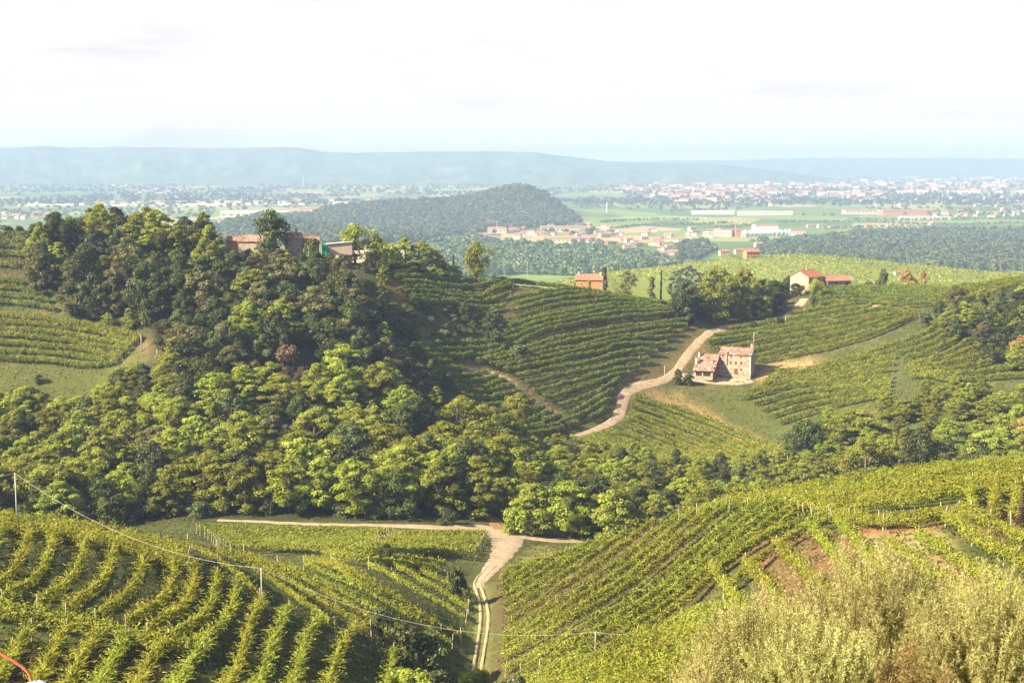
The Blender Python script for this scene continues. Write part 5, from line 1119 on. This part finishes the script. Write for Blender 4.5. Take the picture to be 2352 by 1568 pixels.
def belt_points(N, seed, v0, v1, dmin, thr, ex):
    r = np.random.default_rng(seed); out = []
    U = r.uniform(-60, 2410, N); W = r.uniform(v0, v1, N)
    for u, v in zip(U, W):
        x, y = hit(u, v, dmin)
        if y < dmin * 1.02: continue
        if any(inpoly(np.array([u]), np.array([v]), q)[0] for q in ex): continue
        if float(fbm(x / 330., y / 700., 61, 3)) > thr + .10 * (float(vnoise(u / 200., v / 30., 4))): out.append((x, y))
    return np.array(out)
CLEAR = [[(1500,496),(1800,498),(2352,498),(2352,528),(2060,530),(1950,538),(1860,548),(1700,560),(1560,552),(1380,532),(1330,520),(1500,500)], [(1140,540),(1560,545),(1560,566),(1140,552)], [(1640,535),(1860,520),(1900,545),(1640,560)], [(0,503),(130,500),(130,535),(0,540)], [(500,486),(745,480),(740,505),(500,512)]]
wood_mass("plain_trees", belt_points(3800, 8, 470, 566, 2000, -.05, CLEAR), 11, 40, "tree belts and hedges of the near plain", seed=8, cat="tree belts")
wood_mass("plain_trees", belt_points(9500, 9, 388, 474, 4300, -.22, []), 15, 16, "tree belts of the far hazy plain", seed=9, cat="tree belts")
def hedge_px(line, n, h, seed):
    P = smooth_line(np.array([hit(u, v, 1300) for u, v in line]), n); return P + np.random.default_rng(seed).normal(0, 3, P.shape)
hg = [hedge_px(l, n, 8, i) for i, (l, n) in enumerate([([(1380,512),(1500,506),(1600,508)], 60), ([(1400,528),(1480,520),(1570,518),(1680,514)], 90), ([(1860,548),(1950,536),(2060,528)], 70), ([(1640,526),(1720,519)], 30), ([(1790,512),(1990,512),(2150,518),(2352,514)], 120), ([(1950,505),(2100,507),(2352,503)], 90), ([(1900,528),(2040,522),(2200,524)], 60)])]
wood_mass("hedges", np.vstack(hg), 7, 16, "dark hedges between the green fields of the plain", seed=12, cat="hedges")
# vineyard hill behind the ridge
r = np.random.default_rng(77); n = 60000
x_ = r.uniform(20, 560, n); y_ = r.uniform(780, 1400, n); cur = y_ * .55 + 60 * np.sin(x_ / 170.) + x_ * .35
sel = (np.abs((cur / 6.2) % 1 - .5) < .16); x_, y_ = x_[sel], y_[sel]; uu_ = u_of(x_, y_); vv_ = v_of_s(s_at(uu_, y_))
sel = (uu_ > 1180) & (uu_ < 2440) & (vv_ < 662) & ~inpoly(uu_, vv_, [(1440,640),(1560,650),(1640,640),(1640,700),(1440,700)])
x_, y_ = x_[sel], y_[sel]; C = np.column_stack([x_, y_, ground(x_, y_) + .9 + .5 * r.random(len(x_))])
V, T = leaves(C, np.tile([0, -.4, 1.0], (len(C), 1)), 1.3, 1.9, r, .5)
tag(link("distant_vines", mesh_from("distant_vines", V, 4, np.arange(len(V)), M['vine'], attrs={"tint": T})), "vine rows covering the rounded hill beyond the ridge farmhouse", "vineyard", kind="stuff")

def house_mesh(k, wm, rm, L, W, H, RH):
    b = MB()
    b.add([(0,0,-2),(L,0,-2),(L,W,-2),(0,W,-2),(0,0,H),(L,0,H),(L,W,H),(0,W,H),(0,W/2,RH),(L,W/2,RH)], [(0,1,5,4),(2,3,7,6),(1,2,6,9,5),(3,0,4,8,7)], 0)
    for a, e in ((-.6, 1), (W+.6, -1)):
        ho = H - (RH - H) / (W/2) * .6
        b.add([(-.6, a, ho+.05), (L+.6, a, ho+.05), (L+.6, W/2, RH+.05), (-.6, W/2, RH+.05), (-.6, a, ho+.3), (L+.6, a, ho+.3), (L+.6, W/2, RH+.3), (-.6, W/2, RH+.3)],
              [q if e == 1 else q[::-1] for q in [(3,2,1,0),(4,5,6,7),(0,1,5,4),(1,2,6,5),(2,3,7,6),(3,0,4,7)]], 1)
    nw = max(2, int(L / 3))
    for z in ((.9, 3.9) if H > 5 else (1.0,)):
        for i in range(nw):
            x = (i + .5) * L / nw; b.box(x-.5, -.08, z, x+.5, .0, z+1.4, 2)
    b.box(L*.7, W*.4, RH-.8, L*.7+.7, W*.4+.7, RH+1.0, 0)
    o = b.build("tpl", [M[wm], M[rm], M['dark']]); me = o.data; me.name = "village_house"; bpy.data.objects.remove(o); return me
HM = [house_mesh(i, *a) for i, a in enumerate([('white','tile_pink',13,9,6,8), ('cream','tile_pink',16,9,5.6,7.6), ('white','tile_old',11,9,6.4,8.6), ('orange','tile_pink',12,9,6,8), ('yellowp','tile_red',13,9,6,8), ('cream','tile_old',22,9,6.2,8.2), ('white','tile_red',10,9,5,7), ('cream','tile_pink',30,10,6,8.2)])]
NH_ = [0]; HPTS = []
def far_house(x, y, k, rot, s, label, group=None):
    o = link("village_house", HM[k], loc=(float(x), float(y), float(ground(x, y)) - .1)); o.rotation_euler = (0, 0, R(rot)); o.scale = (s, s, s); tag(o, label, "house", group); NH_[0] += 1; HPTS.append((x, y)); return o
def cluster(poly, N, where, seed, sz=(.8, 1.15), ks=(0,0,1,1,2,2,3,5,5,6), group=None, dmin=1300, sp=13):
    P = sample_poly(poly, N * 3, seed, dmin); r = np.random.default_rng(seed); out = []
    for x, y in P:
        if len(out) >= N: break
        if all((x - a) ** 2 + (y - b) ** 2 > sp * sp for a, b in out): out.append((x, y))
    out.sort(key=lambda q: q[0] / q[1])
    WN = ["white-walled", "long cream", "white dark-roofed", "orange-walled", "yellow", "long dark-roofed cream", "small white", "very long cream"]
    cnt = {}
    for i, (x, y) in enumerate(out):
        k = int(ks[int(r.integers(len(ks)))]); c = cnt[k] = cnt.get(k, 0) + 1
        far_house(x, y, k, r.uniform(-35, 35), r.uniform(*sz), "%s %s house %s" % (ordinal(c - 1), WN[k], where), group or "houses " + where)
cluster([(1065,548),(1100,530),(1230,524),(1235,545),(1180,552)], 20, "in the village part around the crane", 21)
cluster([(1225,540),(1225,526),(1330,520),(1420,524),(1420,545),(1330,556)], 26, "in the middle of the village", 22)
cluster([(1330,560),(1420,536),(1500,530),(1560,540),(1560,558),(1450,572),(1370,575)], 30, "at the village's right end", 23)
cluster([(1480,590),(1480,572),(1560,572),(1570,586)], 5, "just below the village", 24)
cluster([(1575,550),(1575,528),(1640,528),(1640,556)], 9, "left of the winery tanks", 25)
cluster([(1590,585),(1600,568),(1650,566),(1650,588)], 4, "left of the yellow villa", 26)
for u, v, k, s, lb in ((1655,588,4,1.2,"yellow villa on the near slope, left one"), (1690,584,4,1.1,"yellow villa on the near slope, right one"), (1715,594,3,1.0,"reddish house under scaffolding on the near slope"), (1745,583,3,.9,"reddish house behind the scaffolded one"), (1736,568,0,1.1,"white house above the reddish pair"), (1871,577,6,1.0,"small red-roofed house alone on the vineyard crest"), (1855,523,1,1.0,"left farm of the hamlet right of the winery"), (1880,524,2,1.1,"middle farm of the hamlet right of the winery"), (1905,526,1,.9,"right farm of the hamlet right of the winery"), (1990,524,3,1.1,"lonely orange house in the green fields"), (2143,516,6,1.2,"lonely white house in the green fields"), (1240,628,5,1.0,"long dark-roofed shed at the edge of the valley wood"), (2268,612,0,1.1,"white house with red roof at the right edge"), (2300,612,6,1.3,"low pale house beside the one at the right edge"), (2057,632,6,.45,"tiny white hut left of the pale brownish trees")):
    x, y = hit(u, v, 700); far_house(x, y, k, 12, s, lb)
cluster([(2140,500),(2140,484),(2352,480),(2352,500)], 26, "in the row before the far town", 27, dmin=2500, sp=16)
cluster([(1930,478),(1930,452),(2352,446),(2352,476)], 50, "in the big town on the plain", 28, (1.0, 1.5), dmin=2500, sp=18)
cluster([(1670,478),(1690,452),(1800,446),(1820,470)], 20, "in the small far hamlet left of the big town", 29, (1.0, 1.5), dmin=2500, sp=18)
cluster([(640,500),(640,484),(750,478),(745,500)], 20, "in the town left of the cone-shaped hill", 30, (1.0, 1.4), dmin=2500, sp=18)
cluster([(0,505),(0,492),(110,490),(110,503)], 14, "in the town at the far left", 31, (1.0, 1.4), dmin=2500, sp=18)
# the built-up far plain, past counting
r = np.random.default_rng(99); Vs, Fs, Ms = [], 0, []
def town_mass(spec, label):
    V, Fc, Mi, b = [], [], [], 0
    for poly, N, sc in spec:
        for x, y in sample_poly(poly, N, 200 + N, 4300):
            L, W, H = r.uniform(12, 34) * sc, r.uniform(9, 13) * sc, r.uniform(6, 11) * sc; a = r.uniform(-.5, .5); z = float(ground(x, y)) - .5; rh = H + 2.6 * sc
            ca, sa = math.cos(a), math.sin(a)
            loc = [(0,0,0),(L,0,0),(L,W,0),(0,W,0),(0,0,H),(L,0,H),(L,W,H),(0,W,H),(0,W/2,rh),(L,W/2,rh)]
            V += [(x + ca*p_ - sa*q_, y + sa*p_ + ca*q_, z + t_) for p_, q_, t_ in loc]
            wm = int(r.integers(2)); rm = 2 + int(r.integers(2))
            for f, m_ in (((0,1,5,4),wm),((2,3,7,6),wm),((4,5,9,8),rm),((6,7,8,9),rm)): Fc += [b + i for i in f]; Mi.append(m_)
            b += 10
    me = mesh_from("distant_town", np.array(V), 4, np.array(Fc), [M['white'], M['cream'], M['tile_pink'], M['tile_red']], midx=Mi)
    tag(link("distant_town", me), label, "town", kind="stuff")
town_mass([([(1550,470),(1300,420),(1300,405),(1640,388),(2352,384),(2352,446),(1900,452),(1650,462)], 750, 1.5), ([(1180,425),(1300,408),(1560,405),(1560,424)], 110, 1.4), ([(1850,394),(2100,392),(2100,397),(1850,398)], 60, 2.2)], "countless houses spread over the far right of the plain")
town_mass([([(0,424),(0,418),(300,412),(800,416),(1080,412),(1080,420),(400,430)], 45, 1.2), ([(0,474),(0,468),(1000,464),(1000,470)], 90, 1.1)], "thin bright lines of far buildings on the left of the plain")
# large buildings
def hall(u, v, L, W, H, rot, wm, rm, label, wins=0, name="warehouse", cat="warehouse", dz=0, roofh=1.5):
    x, y = hit(u, v, 1300); o = place(name, x, y, rot, label, cat, dz=dz)
    wall_box(0, L, 0, W, H, H + roofh).build("wall", M[wm], o); gable_roof(0, L, 0, W, H, H + roofh, .6, .4).build("roof", M[rm], o)
    for i in range(wins): window(o, (i + .5) * L / wins, H * .45, L / wins * .5, H * .22, 'f', 0, 'dark', False)
    return o
hall(1652, 543, 26, 40, 13, -28, 'cream', 'tile_old', "cream winery hall at the left end of the steel tanks", 6, "winery_hall", "winery", roofh=1)
hall(1690, 544, 18, 30, 13, 5, 'orange', 'tile_old', "orange-fronted winery block behind the site crane", 0, "winery_hall", "winery", roofh=1)
hall(1735, 536, 50, 36, 17, 3, 'white', 'tile_red', "winery hall with long dark red roof behind the tanks", 0, "winery_hall", "winery", roofh=2)
hall(1812, 541, 34, 26, 9, -3, 'white', 'tile_red', "low red-roofed hall at the right end of the tanks", 5, "winery_hall", "winery", roofh=2)
hall(1615, 542, 32, 20, 7, -6, 'white', 'metal', "grey-white low hall left of the winery", 4)
tx, ty = hit(1706, 544, 1300); c = 0
for i in range(22):
    x, y = hit(1706 + i * 5.1, 544 - i * .12, 1300); h_ = [11, 13, 10.5, 12.5][i % 4]; b = MB(); b.tube([(0,0,-1), (0,0,h_), (0,0,h_+.9), (0,0,h_+1.1)], [2.1, 2.1, 1.2, .1], 14)
    o = b.build("steel_tank", M['silo'], smooth=False); o.location = (x, y - (i % 2) * 4, float(ground(x, y))); tag(o, "%s steel tank from the left in front of the winery" % ordinal(i), "tank", "steel tanks of the winery")
hall(1590, 493, 120, 40, 9, -4, 'white', 'white', "long white factory left of the second one on the plain", 0)
hall(1700, 495, 150, 40, 9, 3, 'white', 'white', "second long white factory on the plain with a curved front", 0)
hall(1942, 492, 90, 40, 10, 2, 'white', 'tile_pink', "pale factory left of the orange one", 8)
hall(2028, 494, 140, 60, 13, 2, 'orange', 'tile_pink', "big flat orange factory on the plain", 0, roofh=1)
hall(2070, 505, 130, 30, 7, 1, 'white', 'metal', "long low pale hall below the orange factory", 0)
hall(1240, 534, 105, 16, 11, 1, 'cream', 'tile_old', "long terrace of houses with many chimneys behind the village", 12, "terrace_house", "house", roofh=3)
hall(1250, 558, 95, 14, 8, -2, 'cream', 'tile_old', "long terrace of houses along the village front", 12, "terrace_house", "house", roofh=3)
hall(1120, 536, 40, 14, 10, -4, 'cream', 'tile_pink', "large pale house right under the rust-coloured crane", 5, "terrace_house", "house", roofh=3)
hall(506, 500, 190, 60, 14, 3, 'white', 'silo', "large white factory with bluish roofs left of the dense tree", 10, roofh=2)
hall(500, 511, 90, 40, 12, 3, 'cream', 'white', "cream factory block in front of the bluish roofs", 8, roofh=1)
hall(1780, 446, 120, 30, 14, 0, 'cream', 'tile_pink', "long cream building far out on the plain", 0)
hall(1900, 447, 130, 30, 12, 0, 'white', 'white', "pale grey hall far out right of the cream building", 0)
for u0, u1, v in ((40,170,474),(220,330,474),(345,520,473),(560,700,472),(700,1000,469)):
    x, y = hit(u0, v, 3000); L = (u1 - u0) * y / F; o = place("warehouse", x, y, 0, "thin white line of warehouses far out, starting %s" % {40:"behind the hill's left shoulder",220:"behind the feathery hilltop trees",345:"right of the highest hilltop tree",560:"above the ridge farm roofs",700:"right of the dense dark tree"}[u0], "warehouse")
    gable_roof(0, L, 0, 40, 5, 7, .5).build("roof", M['white'], o); wall_box(0, L, 0, 40, 5, 7).build("wall", M['white'], o)
def crane(u, v, vt, jl, jr, lab, mat='rust', tilt=0, w=1.2):
    x, y = hit(u, v, 1300); h = (float(s_of_v(v)) - float(s_of_v(vt))) * y; o = place("tower_crane", x, y, 0, lab, "crane"); sc_ = y / F
    b = MB()
    for a, c in ((-1,-1),(1,-1),(1,1),(-1,1)): b.tube([(a*w*.5, c*w*.5, 0), (a*w*.5, c*w*.5, h)], w*.16, 4)
    for k in range(int(h / w / 1.5)): z = k * w * 1.5; b.tube([(-w*.5, -w*.5, z), (w*.5, -w*.5, z + w*1.5)], w*.1, 4)
    b.build("mast", M[mat], o)
    b = MB(); b.tube([(jl*sc_, 0, h - tilt*jl*sc_), (0, 0, h)], w*.3, 4); b.tube([(jl*sc_, 0, h + w - tilt*jl*sc_), (0, 0, h + w)], w*.2, 4); b.tube([(0, 0, h), (jr*sc_, 0, h)], w*.35, 4); b.tube([(0,0,h),(0,0,h+w*2.5)], w*.25, 4); b.build("jib", M[mat], o)
crane(1141, 533, 511, -21, 3, "rust-coloured tower crane standing over the village's left end", tilt=.22, w=2.0)
crane(1172, 547, 521, -4, 28, "thin tower crane right of the rust-coloured one", w=1.2)
crane(1689, 545, 513, -20, 10, "orange site crane before the winery", mat='orange', w=1.6)
for u, v, vt in ((1394,488,464),(697,430,405),(2354,458,418)):
    x, y = hit(u, v, 2500); h = (float(s_of_v(v)) - float(s_of_v(vt))) * y; b = MB(); b.tube([(0,0,0),(0,0,h)], [2.2, 1.4], 8); o = b.build("chimney_stack", M['white']); o.location = (x, y, float(ground(x, y)))
    tag(o, {1394:"slim pale mast standing behind the cone-shaped hill", 697:"slim pale tower before the long blue ridge", 2354:"tall mast at the far right edge of the plain"}[u], "tower")
print("HOUSES", NH_)
# ---------------------------------------------------------------- haze
def make_haze(dens=1.3e-4):
    mb = MB(); mb.box(-12000, -300, ZC - 185, 12000, 14500, ZC + 78)
    m, nt, out = new_mat("summer_haze"); v = nd(nt, "ShaderNodeVolumePrincipled")
    v.inputs["Color"].default_value = (.315, .44, .74, 1); v.inputs["Density"].default_value = dens; v.inputs["Anisotropy"].default_value = 0
    nt.links.new(v.outputs[0], out.inputs["Volume"])
    o = mb.build("haze", m); tag(o, "thin pale blue summer haze lying over the plain", "haze", kind="stuff")
make_haze()
